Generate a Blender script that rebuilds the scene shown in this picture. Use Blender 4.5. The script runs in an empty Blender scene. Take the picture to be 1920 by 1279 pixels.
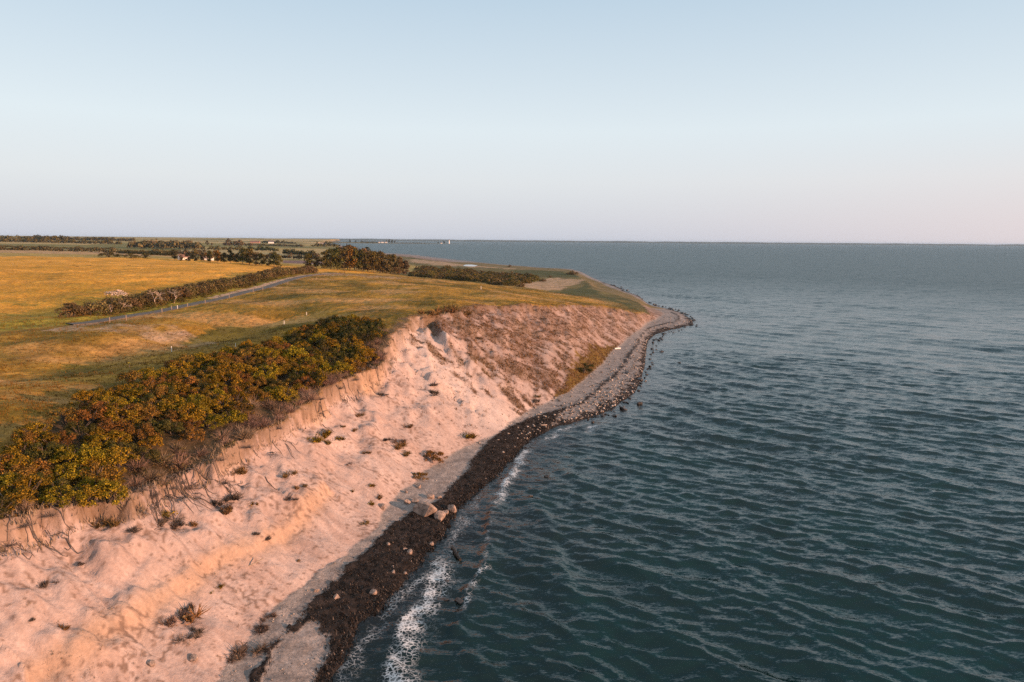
import bpy, math, random
import numpy as np

# ------------------------------------------------------------------ camera, sky, sun, exposure
scene = bpy.context.scene
COL = scene.collection
R = math.radians
CAM_H, PITCH, ROLL, LENS = 40.0, R(8.42), R(0.48), 24.0
FPX = LENS / 36.0 * 1920.0

cam_data = bpy.data.cameras.new('camera')
cam_data.lens = LENS
cam_data.sensor_width = 36.0
cam_data.clip_start = 1.0
cam_data.clip_end = 90000.0
cam = bpy.data.objects.new('camera', cam_data)
COL.objects.link(cam)
from mathutils import Matrix
cam.matrix_world = (Matrix.Translation((0, 0, CAM_H)) @ Matrix.Rotation(math.pi / 2 - PITCH, 4, 'X')
                    @ Matrix.Rotation(ROLL, 4, 'Z'))
scene.camera = cam

SUN_EL, SUN_AZ = R(7.4), R(110.0)          # azimuth clockwise from +Y (the view direction)
world = bpy.data.worlds.new('World')
scene.world = world
world.use_nodes = True
wn, wl = world.node_tree.nodes, world.node_tree.links
bg = wn['Background']
sky = wn.new('ShaderNodeTexSky')
sky.sky_type = 'NISHITA'
sky.sun_disc = False
sky.sun_elevation = SUN_EL
sky.sun_rotation = SUN_AZ
sky.altitude = 40
sky.air_density = 1.0
sky.dust_density = 1.0
sky.ozone_density = 1.0
SKY_STRENGTH = 0.070
bg.inputs['Strength'].default_value = SKY_STRENGTH
# thin evening haze: pale, slightly lilac towards the horizon, the same all round
tc_w = wn.new('ShaderNodeTexCoord')
sep_w = wn.new('ShaderNodeSeparateXYZ')
wl.new(tc_w.outputs['Generated'], sep_w.inputs[0])
ramp_w = wn.new('ShaderNodeValToRGB')
for q_, (p_, c_) in zip([ramp_w.color_ramp.elements[0], ramp_w.color_ramp.elements[1]] + [ramp_w.color_ramp.elements.new(0.5) for _ in range(5)],
                        [(0.0, (6.1, 6.4, 7.3)), (1.0, (0.7, 1.25, 2.1)), (0.03, (6.7, 6.9, 7.6)), (0.08, (7.5, 7.8, 8.2)), (0.15, (7.6, 8.4, 8.9)), (0.31, (5.4, 6.75, 7.95)), (0.5, (2.1, 3.2, 4.3))]):
    q_.position = p_
    q_.color = (*[v / 10 for v in c_], 1)
wl.new(sep_w.outputs['Z'], ramp_w.inputs['Fac'])
gain_w = wn.new('ShaderNodeVectorMath')
gain_w.operation = 'SCALE'
gain_w.inputs['Scale'].default_value = 10.0
wl.new(ramp_w.outputs['Color'], gain_w.inputs[0])
mix_w = wn.new('ShaderNodeMix')
mix_w.data_type = 'RGBA'
mix_w.inputs['Factor'].default_value = 0.86
wl.new(sky.outputs['Color'], mix_w.inputs[6])
wl.new(gain_w.outputs[0], mix_w.inputs[7])
# the horizon warms towards the side where the low sun stands
dot_w = wn.new('ShaderNodeVectorMath')
dot_w.operation = 'DOT_PRODUCT'
dot_w.inputs[1].default_value = (math.sin(SUN_AZ), math.cos(SUN_AZ), 0)
wl.new(tc_w.outputs['Generated'], dot_w.inputs[0])
side_w = wn.new('ShaderNodeMapRange')
side_w.interpolation_type = 'SMOOTHSTEP'
side_w.inputs[1].default_value, side_w.inputs[2].default_value = -0.38, 1.0
wl.new(dot_w.outputs['Value'], side_w.inputs[0])
low_w = wn.new('ShaderNodeMapRange')
low_w.interpolation_type = 'SMOOTHSTEP'
low_w.inputs[1].default_value, low_w.inputs[2].default_value = 0.16, -0.02
wl.new(sep_w.outputs['Z'], low_w.inputs[0])
mul_w = wn.new('ShaderNodeMath')
mul_w.operation = 'MULTIPLY'
wl.new(side_w.outputs[0], mul_w.inputs[0])
wl.new(low_w.outputs[0], mul_w.inputs[1])
warm_w = wn.new('ShaderNodeMix')
warm_w.data_type = 'RGBA'
warm_w.inputs[7].default_value = (8.3, 6.5, 6.1, 1)
wl.new(mul_w.outputs[0], warm_w.inputs[0])
wl.new(mix_w.outputs[2], warm_w.inputs[6])
wl.new(warm_w.outputs[2], bg.inputs['Color'])

sun_data = bpy.data.lights.new('sun', 'SUN')
sun_data.energy = 5.0
sun_data.angle = R(0.5)
sun_data.color = (1.0, 0.53, 0.31)
sun = bpy.data.objects.new('sun', sun_data)
COL.objects.link(sun)
from mathutils import Vector
SUN_DIR = Vector((math.sin(SUN_AZ) * math.cos(SUN_EL), math.cos(SUN_AZ) * math.cos(SUN_EL), math.sin(SUN_EL)))
sun.rotation_euler = SUN_DIR.to_track_quat('Z', 'Y').to_euler()
sun.location = (200, -80, 120)

vs = scene.view_settings
vs.view_transform = 'Standard'
vs.look = 'None'
vs.gamma = 1.0
vs.use_curve_mapping = False
vs.exposure = 0.65
cy = scene.cycles
cy.max_bounces = 5
cy.diffuse_bounces = 2
cy.glossy_bounces = 2
cy.transmission_bounces = 2
cy.transparent_max_bounces = 6
cy.volume_bounces = 0
cy.sample_clamp_direct = 6.0
cy.sample_clamp_indirect = 2.0
cy.use_denoising = False

HAZE = 2.0e-5
rng = np.random.default_rng(7)
random.seed(7)

# ------------------------------------------------------------------ survey helpers (photo pixel + height -> place on the ground)
def rays(px, py):
    px, py = np.asarray(px, float), np.asarray(py, float)
    u = (px - 960) / FPX
    v = -(py - 639.5) / FPX
    c, s = math.cos(ROLL), math.sin(ROLL)
    u2, v2 = u * c - v * s, u * s + v * c
    cp, sp = math.cos(PITCH), math.sin(PITCH)
    return np.stack([u2, cp + v2 * sp, -sp + v2 * cp], -1)

def P(px, py, z):
    d = rays(px, py)
    t = (z - CAM_H) / d[2]
    return np.array([d[0] * t, d[1] * t, z])

def project(x, y, z):
    cp, sp = math.cos(PITCH), math.sin(PITCH)
    dz = z - CAM_H
    depth = y * cp - dz * sp
    v2 = (y * sp + dz * cp) / depth
    u2 = x / depth
    c, s = math.cos(ROLL), math.sin(ROLL)
    u, v = u2 * c + v2 * s, -u2 * s + v2 * c
    return 960 + u * FPX, 639.5 - v * FPX

# ------------------------------------------------------------------ numpy noise
def _hash(ix, iy, seed):
    h = (ix.astype(np.int64) * 374761393 + iy.astype(np.int64) * 668265263 + seed * 1442695041) & 0xFFFFFFFF
    h = ((h ^ (h >> 13)) * 1274126177) & 0xFFFFFFFF
    return (h ^ (h >> 16)) & 0xFFFFFFFF

def pnoise(x, y, seed=0):
    x, y = np.asarray(x, float), np.asarray(y, float)
    ix, iy = np.floor(x), np.floor(y)
    fx, fy = x - ix, y - iy
    u, v = fx * fx * fx * (fx * (fx * 6 - 15) + 10), fy * fy * fy * (fy * (fy * 6 - 15) + 10)
    def g(dx, dy):
        a = _hash(ix + dx, iy + dy, seed) * (2 * math.pi / 4294967296.0)
        return np.cos(a) * (fx - dx) + np.sin(a) * (fy - dy)
    n0 = g(0, 0) * (1 - u) + g(1, 0) * u
    n1 = g(0, 1) * (1 - u) + g(1, 1) * u
    return (n0 * (1 - v) + n1 * v) * 1.5

def fbm(x, y, octv=4, seed=0, gain=0.5):
    t, a = 0.0, 1.0
    for k in range(octv):
        t = t + a * pnoise(np.asarray(x) * 2 ** k, np.asarray(y) * 2 ** k, seed + k * 17)
        a *= gain
    return t

def sstep(a, b, x):
    t = np.clip((x - a) / (b - a), 0, 1)
    return t * t * (3 - 2 * t)

def polydist(x, y, pts, closed=False):
    """distance, index+fraction along, for a polyline"""
    pts = np.asarray(pts, float)
    best = np.full(x.shape, 1e18)
    par = np.zeros(x.shape)
    side = np.zeros(x.shape)
    for i in range(len(pts) - 1):
        a, b = pts[i, :2], pts[i + 1, :2]
        d = b - a
        L2 = d @ d + 1e-12
        t = np.clip(((x - a[0]) * d[0] + (y - a[1]) * d[1]) / L2, 0, 1)
        ex, ey = x - a[0] - t * d[0], y - a[1] - t * d[1]
        q = ex * ex + ey * ey
        m = q < best
        best = np.where(m, q, best)
        par = np.where(m, i + t, par)
        side = np.where(m, d[0] * ey - d[1] * ex, side)
    return np.sqrt(best), par, side

def inside(x, y, poly):
    poly = np.asarray(poly, float)[:, :2]
    r = np.zeros(x.shape, bool)
    n = len(poly)
    for i in range(n):
        x1, y1 = poly[i]
        x2, y2 = poly[(i + 1) % n]
        if y1 == y2:
            continue
        c = ((y1 > y) != (y2 > y)) & (x < (x2 - x1) * (y - y1) / (y2 - y1) + x1)
        r ^= c
    return r

# ------------------------------------------------------------------ the coast: waterline, cliff foot, cliff edge
def line(pts, z=None):
    return [P(p[0], p[1], p[2] if len(p) > 2 else z) for p in pts]

A3 = lambda *r: [np.array(p, float) for p in r]
FAR_CLOSE = A3((-3000, 12000, 0), (-45000, 60000, 0), (-60000, -2000, 0), (-300, -400, 0))
SHORE = A3((-70, -80, 0), (-42, 0, 0), (-24, 32, 0)) + line(
    [(620, 1279), (648, 1215), (680, 1170), (723, 1130), (770, 1080), (801, 1036), (832, 1002), (848, 970), (879, 936),
     (921, 900), (954, 864), (991, 830), (1033, 802), (1089, 788), (1132, 777), (1160, 761), (1185, 740), (1202, 720),
     (1216, 687), (1219, 664), (1222, 642), (1236, 627), (1258, 618), (1286, 612), (1306, 608), (1300, 597), (1281, 587),
     (1258, 580), (1230, 573), (1212, 565), (1197, 555), (1175, 547), (1150, 534), (1120, 524), (1085, 509), (1065, 504.5),
     (1040, 503), (1000, 500), (950, 497), (900, 492), (870, 488.5), (807, 482), (770, 477), (720, 474.5), (663, 467),
     (636, 459), (600, 455.5)], 0.0)
TOE = A3((-84, -80, 1.9), (-56, 0, 1.9), (-33, 33, 1.9)) + line(
    [(402, 1279), (442, 1232), (474, 1180), (511, 1151), (533, 1126), (567, 1092), (614, 1058), (655, 1036), (680, 1014),
     (701, 989), (711, 961), (733, 942), (754, 920), (782, 905), (797, 883), (839, 858), (892, 830), (932, 813), (954, 793),
     (988, 774), (1030, 751), (1061, 734), (1103, 703), (1134, 681), (1148, 658), (1170, 642), (1185, 625), (1213, 608),
     (1236, 599), (1247, 588)], 1.9) + line(
    [(1240, 583), (1222, 574), (1203, 563.5), (1178, 553.5), (1160, 547), (1122, 538.5), (1117, 530), (1108, 525.5),
     (1083, 512), (1063, 507), (1000, 503), (950, 500.3), (900, 496), (870, 492), (807, 484.5), (770, 479.5), (720, 476.3),
     (660, 468.5), (634, 459.8), (598, 456.2)], 1.4)
RIM_PX = [(0, 975, 16), (60, 952, 15.6), (130, 945, 15.2), (200, 942, 14.3), (265, 912, 14), (352, 892, 13), (369, 875, 13.2),
          (417, 843, 14), (500, 801, 14.3), (570, 762, 14.4), (631, 722, 15.2), (682, 696, 15.8), (716, 674, 16.8),
          (727, 640, 19), (748, 622, 20.5), (772, 600, 21.3), (805, 590, 21.8), (865, 583, 21.2), (898, 572, 21.2),
          (950, 574, 20), (1000, 570, 19.5), (1040, 572, 17.5), (1075, 571, 15.5), (1100, 571, 14), (1150, 578, 10.5),
          (1200, 586, 6.5), (1225, 589, 4.5)]
RIM_FAR = [(1215, 577, 3.6), (1195, 567.5, 3.4), (1170, 558, 3.3), (1150, 551, 3.2), (1113, 542, 3.2),
           (1107, 532, 3.2), (1096, 526.5, 3), (1074, 514, 3), (1058, 509.5, 3), (1000, 505.5, 2.6), (950, 503, 2.6),
           (900, 499, 2.5), (860, 495, 2.5), (800, 487, 2.5), (765, 481.5, 2.5), (715, 478.5, 3), (655, 470, 4),
           (630, 461, 6), (596, 457, 8)]
RIM = A3((-110, -80, 18), (-80, 0, 17), (-54, 36, 16.4)) + line(RIM_PX) + line(RIM_FAR)
SHORE, TOE, RIM = np.array(SHORE), np.array(TOE), np.array(RIM)
S_POLY, T_POLY, R_POLY = [np.vstack([a, FAR_CLOSE]) for a in (SHORE, TOE, RIM)]
TOE_S = np.concatenate([[0], np.cumsum(np.hypot(*np.diff(TOE[:, :2], axis=0).T))])

# plateau height: linear radial-basis interpolation of surveyed heights
CTRL = [tuple(p) for p in RIM] + [tuple(p) for p in line(
    [(170, 606, 20), (300, 585, 20), (420, 560, 20), (500, 540, 20), (600, 515.5, 19.5),
     (0, 775, 18.9), (100, 750, 18.9), (210, 712, 18.8), (320, 682, 18.8), (420, 655, 19.0), (530, 622, 19.5), (0, 715, 17.1), (110, 695, 16.7), (210, 670, 16.6), (310, 648, 16.9), (410, 625, 17.6), (520, 602, 18.7), (60, 642, 19.5), (200, 630, 19.6), (350, 608, 20.0), (470, 590, 20.2), (620, 585, 20.6), (700, 565, 21.2),
     (700, 540, 21), (800, 545, 21), (760, 521, 19.3), (680, 516, 19.3), (880, 537, 18.6), (950, 550, 17.5), (1000, 556, 14.5),
     (1100, 563, 8.5), (1160, 570, 6.5), (880, 525, 3.6), (820, 512, 4), (960, 520, 3.4), (1040, 530, 3.3), (1060, 545, 4.5),
     (730, 513, 7), (690, 509, 9.5), (640, 505, 12), (590, 501, 13.5),
     (500, 497, 17), (420, 491, 18), (330, 485, 19.5), (200, 477, 21.5), (60, 470, 22.5), (270, 478, 20.5)])]
CTRL += [(-180, 120, 19.5), (-300, 60, 20), (-220, 300, 22), (-170, 420, 21), (-420, 420, 23), (-800, 600, 24), (-700, 900, 21),
         (-420, 950, 12), (-600, 1500, 9), (-250, 1300, 3), (-1000, 1500, 14), (-1500, 1500, 21), (-2500, 2500, 29),
         (-1100, 2600, 14), (-1300, 4200, 18), (-2200, 4500, 30), (-3200, 4200, 33), (-4500, 6000, 37), (-9000, 12000, 39),
         (-3500, 9000, 33), (-12000, 3000, 40), (-20000, 25000, 40), (-300, -400, 20), (-2000, 200, 24)]
CTRL = np.array(CTRL)
_D = np.hypot(CTRL[:, None, 0] - CTRL[None, :, 0], CTRL[:, None, 1] - CTRL[None, :, 1])
_n = len(CTRL)
_M = np.zeros((_n + 1, _n + 1))
_M[:_n, :_n] = _D + np.eye(_n) * 0.8
_M[:_n, _n] = _M[_n, :_n] = 1
_W = np.linalg.solve(_M, np.append(CTRL[:, 2], 0))

def plateau(x, y):
    z = np.full(x.shape, _W[-1])
    for (cx, cy_, _), w in zip(CTRL, _W[:-1]):
        z = z + w * np.hypot(x - cx, y - cy_)
    return z

VEGLINE = np.array(line([(800, 583, 22.5), (808, 600, 20.5), (840, 632, 18), (890, 655, 15.5), (928, 700, 11), (985, 738, 6), (1036, 752, 1.8), (1050, 775, 0.5)]))
LEDGE = np.array(line([(60, 1279, 7), (150, 1210, 7.5), (250, 1120, 8.5), (330, 1055, 9.2), (430, 985, 9.4), (540, 935, 9.2), (620, 880, 9)]))
ROAD = np.array(line([(-80, 640, 20), (0, 622, 20), (90, 613, 20), (170, 606, 20), (300, 585, 20), (420, 560, 20), (500, 540, 20), (560, 524.5, 19.8), (600, 515.5, 19.5), (640, 510, 18)]))

def fields(x, y):
    """all ground quantities at points"""
    x, y = np.asarray(x, float), np.asarray(y, float)
    dist = np.hypot(x, y)
    wf = np.clip(dist / 120, 0.7, 12)
    wx = x + 0.9 * wf * fbm(x / (7 * wf), y / (7 * wf), 3, 1)
    wy = y + 0.9 * wf * fbm(x / (7 * wf), y / (7 * wf), 3, 51)
    dS, pS, _ = polydist(wx, wy, SHORE)
    dT, pT, _ = polydist(wx, wy, TOE)
    dR, pR, _ = polydist(wx, wy, RIM)
    ex = 1.3 * fbm(x / 3.5, y / 3.5, 3, 401) * (dist < 400)
    dR2, pR, _ = polydist(wx + ex, wy - ex, RIM)
    dR = np.where(dist < 400, dR2, dR)
    iS, iT, iR = inside(wx, wy, S_POLY), inside(wx, wy, T_POLY), inside(wx + ex, wy - ex, R_POLY)
    f = dict(dS=dS, dT=dT, dR=dR, iS=iS | iT | iR, iT=iT | iR, iR=iR, wx=wx, wy=wy)
    iS, iT = f['iS'], f['iT']
    zT = np.interp(pT, np.arange(len(TOE)), TOE[:, 2])
    zR = np.interp(pR, np.arange(len(RIM)), RIM[:, 2])
    s = np.interp(pT, np.arange(len(TOE)), TOE_S)
    near = pT < 33.2
    # under water / beach
    zw = -np.minimum(0.13 * dS + 0.55 * np.minimum(dS, 1.2), 3.0)
    fb = np.clip(dS / (dS + dT + 1e-6), 0, 1)
    zb = zT * fb ** 0.85
    # cliff
    u = np.clip(dT / (dT + dR + 1e-6), 0, 1)
    sv, pv, side = polydist(wx, wy, VEGLINE)
    svd = np.where(side > 0, sv, -sv)                      # >0: vegetated slope right of the line
    svd = np.where(pT < 12, -60, np.where(pT > 30, 60, svd))
    veg = sstep(-0.8, 1.2, svd + 1.5 * fbm(x / 5, y / 5, 2, 9))
    v1 = 0.6 * fbm(s / 2.6, u * 4.0, 4, 201) + 0.8 * fbm(x / 7, y / 7, 4, 203)
    svr = svd + 9.0 * fbm(x / 9, y / 9, 3, 205)
    vegness = np.clip(0.5 + svr / 16, 0, 1)
    vt = sstep(-0.25, 0.4, v1 + 0.5 * fbm(x / 2.2, y / 2.2, 3, 207) + 0.62 * (vegness - 0.55) + 0.35 * (u - 0.45)) * sstep(-9, -2, svr)
    scf = np.clip(0.5 + 1.1 * pnoise(s / 13.0, s * 0 + 3.3, 4), 0, 1) * (1 - 0.8 * veg)
    knee_u, knee_z = 1 - 0.10 * (0.4 + scf), 1 - 0.27 * (0.15 + 0.85 * scf)
    prof = np.where(u < knee_u, knee_z * u / knee_u, knee_z + (1 - knee_z) * (u - knee_u) / (1 - knee_u))
    lip = np.minimum(1.3, 0.12 * (zR - zT)) * (1 - 0.7 * veg)
    zc = zT + (zR - lip - zT) * prof + lip * sstep(0.955, 0.985, u)
    amp = np.sin(np.pi * np.clip(u, 0, 1)) ** 0.8 * np.clip((zR - 3) / 12, 0, 1)
    zc = zc + amp * (0.5 * fbm(s / 14, u * 1.3, 3, 21) + 0.1 * (1 + veg) * fbm(s / 3.2, u * 1.6, 3, 33) + 0.15 * fbm(s / 0.8, u * 1.3, 3, 37) + 0.16 * (1 - veg) * (0.35 - np.abs(fbm(x / 5.5, y / 5.5, 3, 43))) + (0.05 + 0.2 * veg) * fbm(x / 2.2, y / 2.2, 4, 41))
    zc = zc + amp * (0.5 + 1.7 * sstep(0.45, 0.8, u)) * sstep(-0.4, 0.9, svd) * np.exp(-np.clip(svd, 0, 99) / 16)
    ld, lp, lside = polydist(wx, wy, LEDGE)
    ls = np.where(lside > 0, ld, -ld)
    lon = np.exp(-(ld / 5) ** 2) * ((lp > 0.01) & (lp < len(LEDGE) - 1.01))
    zc = zc + lon * 0.75 * (sstep(-0.5, 0.7, ls) - 0.5)
    # plateau
    zp0 = plateau(x, y)
    zp = zp0 * sstep(0, 6, dR) + zR * (1 - sstep(0, 6, dR))
    rough = np.clip((zp - 2) / 4, 0.15, 1)
    rd, _, _ = polydist(x, y, ROAD)
    ron = sstep(4.0, 9.0, rd)
    zp = zp + rough * ron * (0.75 * fbm(x / 24, y / 24, 3, 61) + 0.10 * fbm(x / 2.2, y / 2.2, 3, 71))
    zp = np.maximum(zp, 1.2)
    z = np.where(iR, zp, np.where(iT, zc, np.where(iS, zb, zw)))
    # beach relief
    onb = iS & ~iT
    z = np.where(onb, z + np.minimum(dS, 1.5) / 1.5 * (0.07 * fbm(x / 1.1, y / 1.1, 3, 81) + 0.05 * fbm(x / 4, y / 4, 2, 83)), z)
    f.update(vt=vt, v1=v1, z=z, u=u, s=s, fb=fb, veg=veg, svd=svd, scf=scf, knee=knee_u, rd=rd, pT=pT, pR=pR, zR=zR, ls=ls, lon=lon)
    return f

def H(x, y):
    x = np.atleast_1d(np.asarray(x, float))
    y = np.atleast_1d(np.asarray(y, float))
    return fields(x, y)['z']

def hit(pxs, zmin=None):
    """where the photo's sight lines meet the ground"""
    pxs = np.asarray(pxs, float)
    d = rays(pxs[:, 0], pxs[:, 1])
    n = len(pxs)
    lo = np.full(n, 30.0)
    found = np.full(n, -1.0)
    ts = 45.0 * 1.012 ** np.arange(0, 440)
    tt = np.repeat(ts[None], n, 0)
    X, Y, Z = d[:, 0:1] * tt, d[:, 1:2] * tt, CAM_H + d[:, 2:3] * tt
    g = np.maximum(H(X.ravel(), Y.ravel()).reshape(X.shape), 0)
    under = Z < g
    k = np.where(under.any(1), under.argmax(1), len(ts) - 1)
    k = np.maximum(k, 1)
    a, b = ts[k - 1], ts[k]
    for _ in range(14):
        m = (a + b) / 2
        gx, gy = d[:, 0] * m, d[:, 1] * m
        below = CAM_H + d[:, 2] * m < np.maximum(H(gx, gy), 0)
        b = np.where(below, m, b)
        a = np.where(below, a, m)
    gx, gy = d[:, 0] * b, d[:, 1] * b
    return np.stack([gx, gy, np.maximum(H(gx, gy), 0)], -1)

# ------------------------------------------------------------------ object helpers
def tag(o, label=None, cat=None, group=None, kind=None):
    if label: o['label'] = label
    if cat: o['category'] = cat
    if group: o['group'] = group
    if kind: o['kind'] = kind
    return o

def mesh_from(name, v, f, mat=None, smooth=False):
    me = bpy.data.meshes.new(name)
    v = np.asarray(v, np.float32)
    if isinstance(f, np.ndarray):
        n, k = f.shape
        me.vertices.add(len(v)); me.vertices.foreach_set('co', v.ravel())
        me.loops.add(n * k); me.loops.foreach_set('vertex_index', f.astype(np.int32).ravel())
        me.polygons.add(n)
        me.polygons.foreach_set('loop_start', np.arange(0, n * k, k, dtype=np.int32))
        me.update(calc_edges=True)
    else:
        me.from_pydata([tuple(p) for p in v], [], [tuple(q) for q in f])
        me.update()
    if smooth:
        me.polygons.foreach_set('use_smooth', np.ones(len(me.polygons), bool))
    if mat is not None:
        me.materials.append(mat)
    return me

def obj(name, me, parent=None, loc=(0, 0, 0), rz=0.0, sc=1.0):
    o = bpy.data.objects.new(name, me)
    COL.objects.link(o)
    o.location = loc
    o.rotation_euler = (0, 0, rz)
    o.scale = (sc, sc, sc) if np.isscalar(sc) else sc
    if parent is not None:
        o.parent = parent
    return o

def thing(name, label, cat, loc, rz=0.0, sc=1.0, group=None, parts=()):
    o = obj(name, None, None, loc, rz, sc)
    o.empty_display_size = 0.3
    tag(o, label, cat, group)
    for pn, me in parts:
        obj(pn, me, o)
    return o

# ------------------------------------------------------------------ materials
def new_mat(name):
    m = bpy.data.materials.new(name)
    m.use_nodes = True
    nt = m.node_tree
    return m, nt, nt.nodes, nt.links, nt.nodes['Principled BSDF']

def N(nodes, kind, **kw):
    n = nodes.new(kind)
    for k, v in kw.items():
        if k.startswith('i_'):
            n.inputs[int(k[2:]) if k[2:].isdigit() else k[2:]].default_value = v
        else:
            setattr(n, k, v)
    return n

def ramp(nodes, stops):
    r = nodes.new('ShaderNodeValToRGB')
    e = r.color_ramp.elements
    while len(e) < len(stops):
        e.new(0.5)
    for q, (p, c) in zip(e, stops):
        q.position = p
        q.color = (*c, 1) if len(c) == 3 else c
    return r

def mix(nodes, links, a, b, fac, mode='MIX'):
    m = nodes.new('ShaderNodeMix')
    m.data_type = 'RGBA'
    m.blend_type = mode
    for sock, val in ((m.inputs['Factor'], fac), (m.inputs[6], a), (m.inputs[7], b)):
        if hasattr(val, 'links') or hasattr(val, 'is_linked'):
            links.new(val, sock)
        elif isinstance(val, (int, float)):
            sock.default_value = val
        else:
            sock.default_value = (*val, 1) if len(val) == 3 else val
    return m.outputs[2]

def ground_mat(name, scale1, scale2, lo, hi, bump, bscale, rough=0.9, aniso=None):
    """colour comes from the survey (attribute), fine grain from noise"""
    m, nt, n, l, b = new_mat(name)
    at = N(n, 'ShaderNodeAttribute', attribute_name='Col')
    geo = N(n, 'ShaderNodeNewGeometry')
    n1 = N(n, 'ShaderNodeTexNoise', i_Scale=scale1, i_Detail=6.0, i_Roughness=0.65)
    n2 = N(n, 'ShaderNodeTexNoise', i_Scale=scale2, i_Detail=4.0, i_Roughness=0.6)
    l.new(geo.outputs['Position'], n1.inputs['Vector'])
    l.new(geo.outputs['Position'], n2.inputs['Vector'])
    r1 = ramp(n, [(0.3, (lo,) * 3), (0.7, (hi,) * 3)])
    l.new(n1.outputs['Fac'], r1.inputs['Fac'])
    c = mix(n, l, at.outputs['Color'], r1.outputs['Color'], 1.0, 'MULTIPLY')
    r2 = ramp(n, [(0.35, ((lo + 1) / 2,) * 3), (0.65, ((hi + 1) / 2,) * 3)])
    l.new(n2.outputs['Fac'], r2.inputs['Fac'])
    c = mix(n, l, c, r2.outputs['Color'], 1.0, 'MULTIPLY')
    l.new(c, b.inputs['Base Color'])
    b.inputs['Roughness'].default_value = rough
    b.inputs['Specular IOR Level'].default_value = 0.15
    bn = N(n, 'ShaderNodeTexNoise', i_Scale=bscale, i_Detail=8.0, i_Roughness=0.7)
    l.new(geo.outputs['Position'], bn.inputs['Vector'])
    bp = N(n, 'ShaderNodeBump', i_Strength=1.0, i_Distance=bump)
    l.new(bn.outputs['Fac'], bp.inputs['Height'])
    l.new(bp.outputs['Normal'], b.inputs['Normal'])
    return m

MAT_GRASS = ground_mat('grass', 0.9, 0.12, 0.6, 1.38, 0.4, 1.2)
MAT_CLIFF = ground_mat('sand', 2.6, 0.3, 0.82, 1.15, 0.13, 3.2)
MAT_BEACH = ground_mat('shingle', 3.0, 0.5, 0.6, 1.35, 0.14, 4.5)

def leaf_mat(name, cols, rough=0.7, trans=0.14):
    m, nt, n, l, b = new_mat(name)
    geo = N(n, 'ShaderNodeNewGeometry')
    oi = N(n, 'ShaderNodeObjectInfo')
    k = len(cols) - 1
    r = ramp(n, [(i / k, c) for i, c in enumerate(cols)])
    l.new(geo.outputs['Random Per Island'], r.inputs['Fac'])
    hs = N(n, 'ShaderNodeHueSaturation')
    mv = N(n, 'ShaderNodeMapRange', i_3=0.72, i_4=1.3)
    mh = N(n, 'ShaderNodeMapRange', i_3=0.475, i_4=0.515)
    l.new(oi.outputs['Random'], mv.inputs[0])
    mm = N(n, 'ShaderNodeMath', operation='FRACT')
    m7 = N(n, 'ShaderNodeMath', operation='MULTIPLY', i_1=7.31)
    l.new(oi.outputs['Random'], m7.inputs[0])
    l.new(m7.outputs[0], mm.inputs[0])
    l.new(mm.outputs[0], mh.inputs[0])
    l.new(mv.outputs[0], hs.inputs['Value'])
    l.new(mh.outputs[0], hs.inputs['Hue'])
    l.new(r.outputs['Color'], hs.inputs['Color'])
    l.new(hs.outputs['Color'], b.inputs['Base Color'])
    b.inputs['Roughness'].default_value = rough
    b.inputs['Specular IOR Level'].default_value = 0.12
    if trans > 0:
        tr = N(n, 'ShaderNodeBsdfTranslucent')
        l.new(hs.outputs['Color'], tr.inputs['Color'])
        mx = N(n, 'ShaderNodeMixShader')
        mx.inputs[0].default_value = trans
        l.new(b.outputs[0], mx.inputs[1])
        l.new(tr.outputs[0], mx.inputs[2])
        l.new(mx.outputs[0], n['Material Output'].inputs['Surface'])
    return m

LEAF_GOLD = leaf_mat('leaf_gold', [(0.04, 0.034, 0.004), (0.16, 0.115, 0.008), (0.36, 0.24, 0.016)])
LEAF_OCHRE = leaf_mat('leaf_ochre', [(0.05, 0.03, 0.008), (0.15, 0.088, 0.017), (0.31, 0.17, 0.03)])
LEAF_DARK = leaf_mat('leaf_dark', [(0.022, 0.026, 0.008), (0.06, 0.058, 0.013), (0.11, 0.095, 0.02)])
LEAF_OLIVE = leaf_mat('leaf_olive', [(0.05, 0.045, 0.012), (0.10, 0.085, 0.02), (0.15, 0.115, 0.03)])
LEAF_BROWN = leaf_mat('leaf_brown', [(0.05, 0.042, 0.018), (0.11, 0.085, 0.032), (0.19, 0.135, 0.055)])
TWIG_DRY = leaf_mat('twig_dry', [(0.10, 0.07, 0.05), (0.19, 0.13, 0.09), (0.30, 0.21, 0.15)], trans=0.0)
TWIG_GREY = leaf_mat('twig_grey', [(0.055, 0.045, 0.04), (0.11, 0.09, 0.08), (0.2, 0.16, 0.14)], trans=0.0)
TWIG_PALE = leaf_mat('twig_pale', [(0.30, 0.23, 0.18), (0.42, 0.33, 0.27), (0.55, 0.44, 0.36)], trans=0.0)
GRASS_TUFT = leaf_mat('grass_tuft', [(0.09, 0.065, 0.008), (0.16, 0.105, 0.014), (0.26, 0.165, 0.028)], trans=0.2)
GRASS_RUST = leaf_mat('grass_rust', [(0.08, 0.05, 0.02), (0.16, 0.10, 0.035), (0.27, 0.165, 0.06)], trans=0.15)

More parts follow.
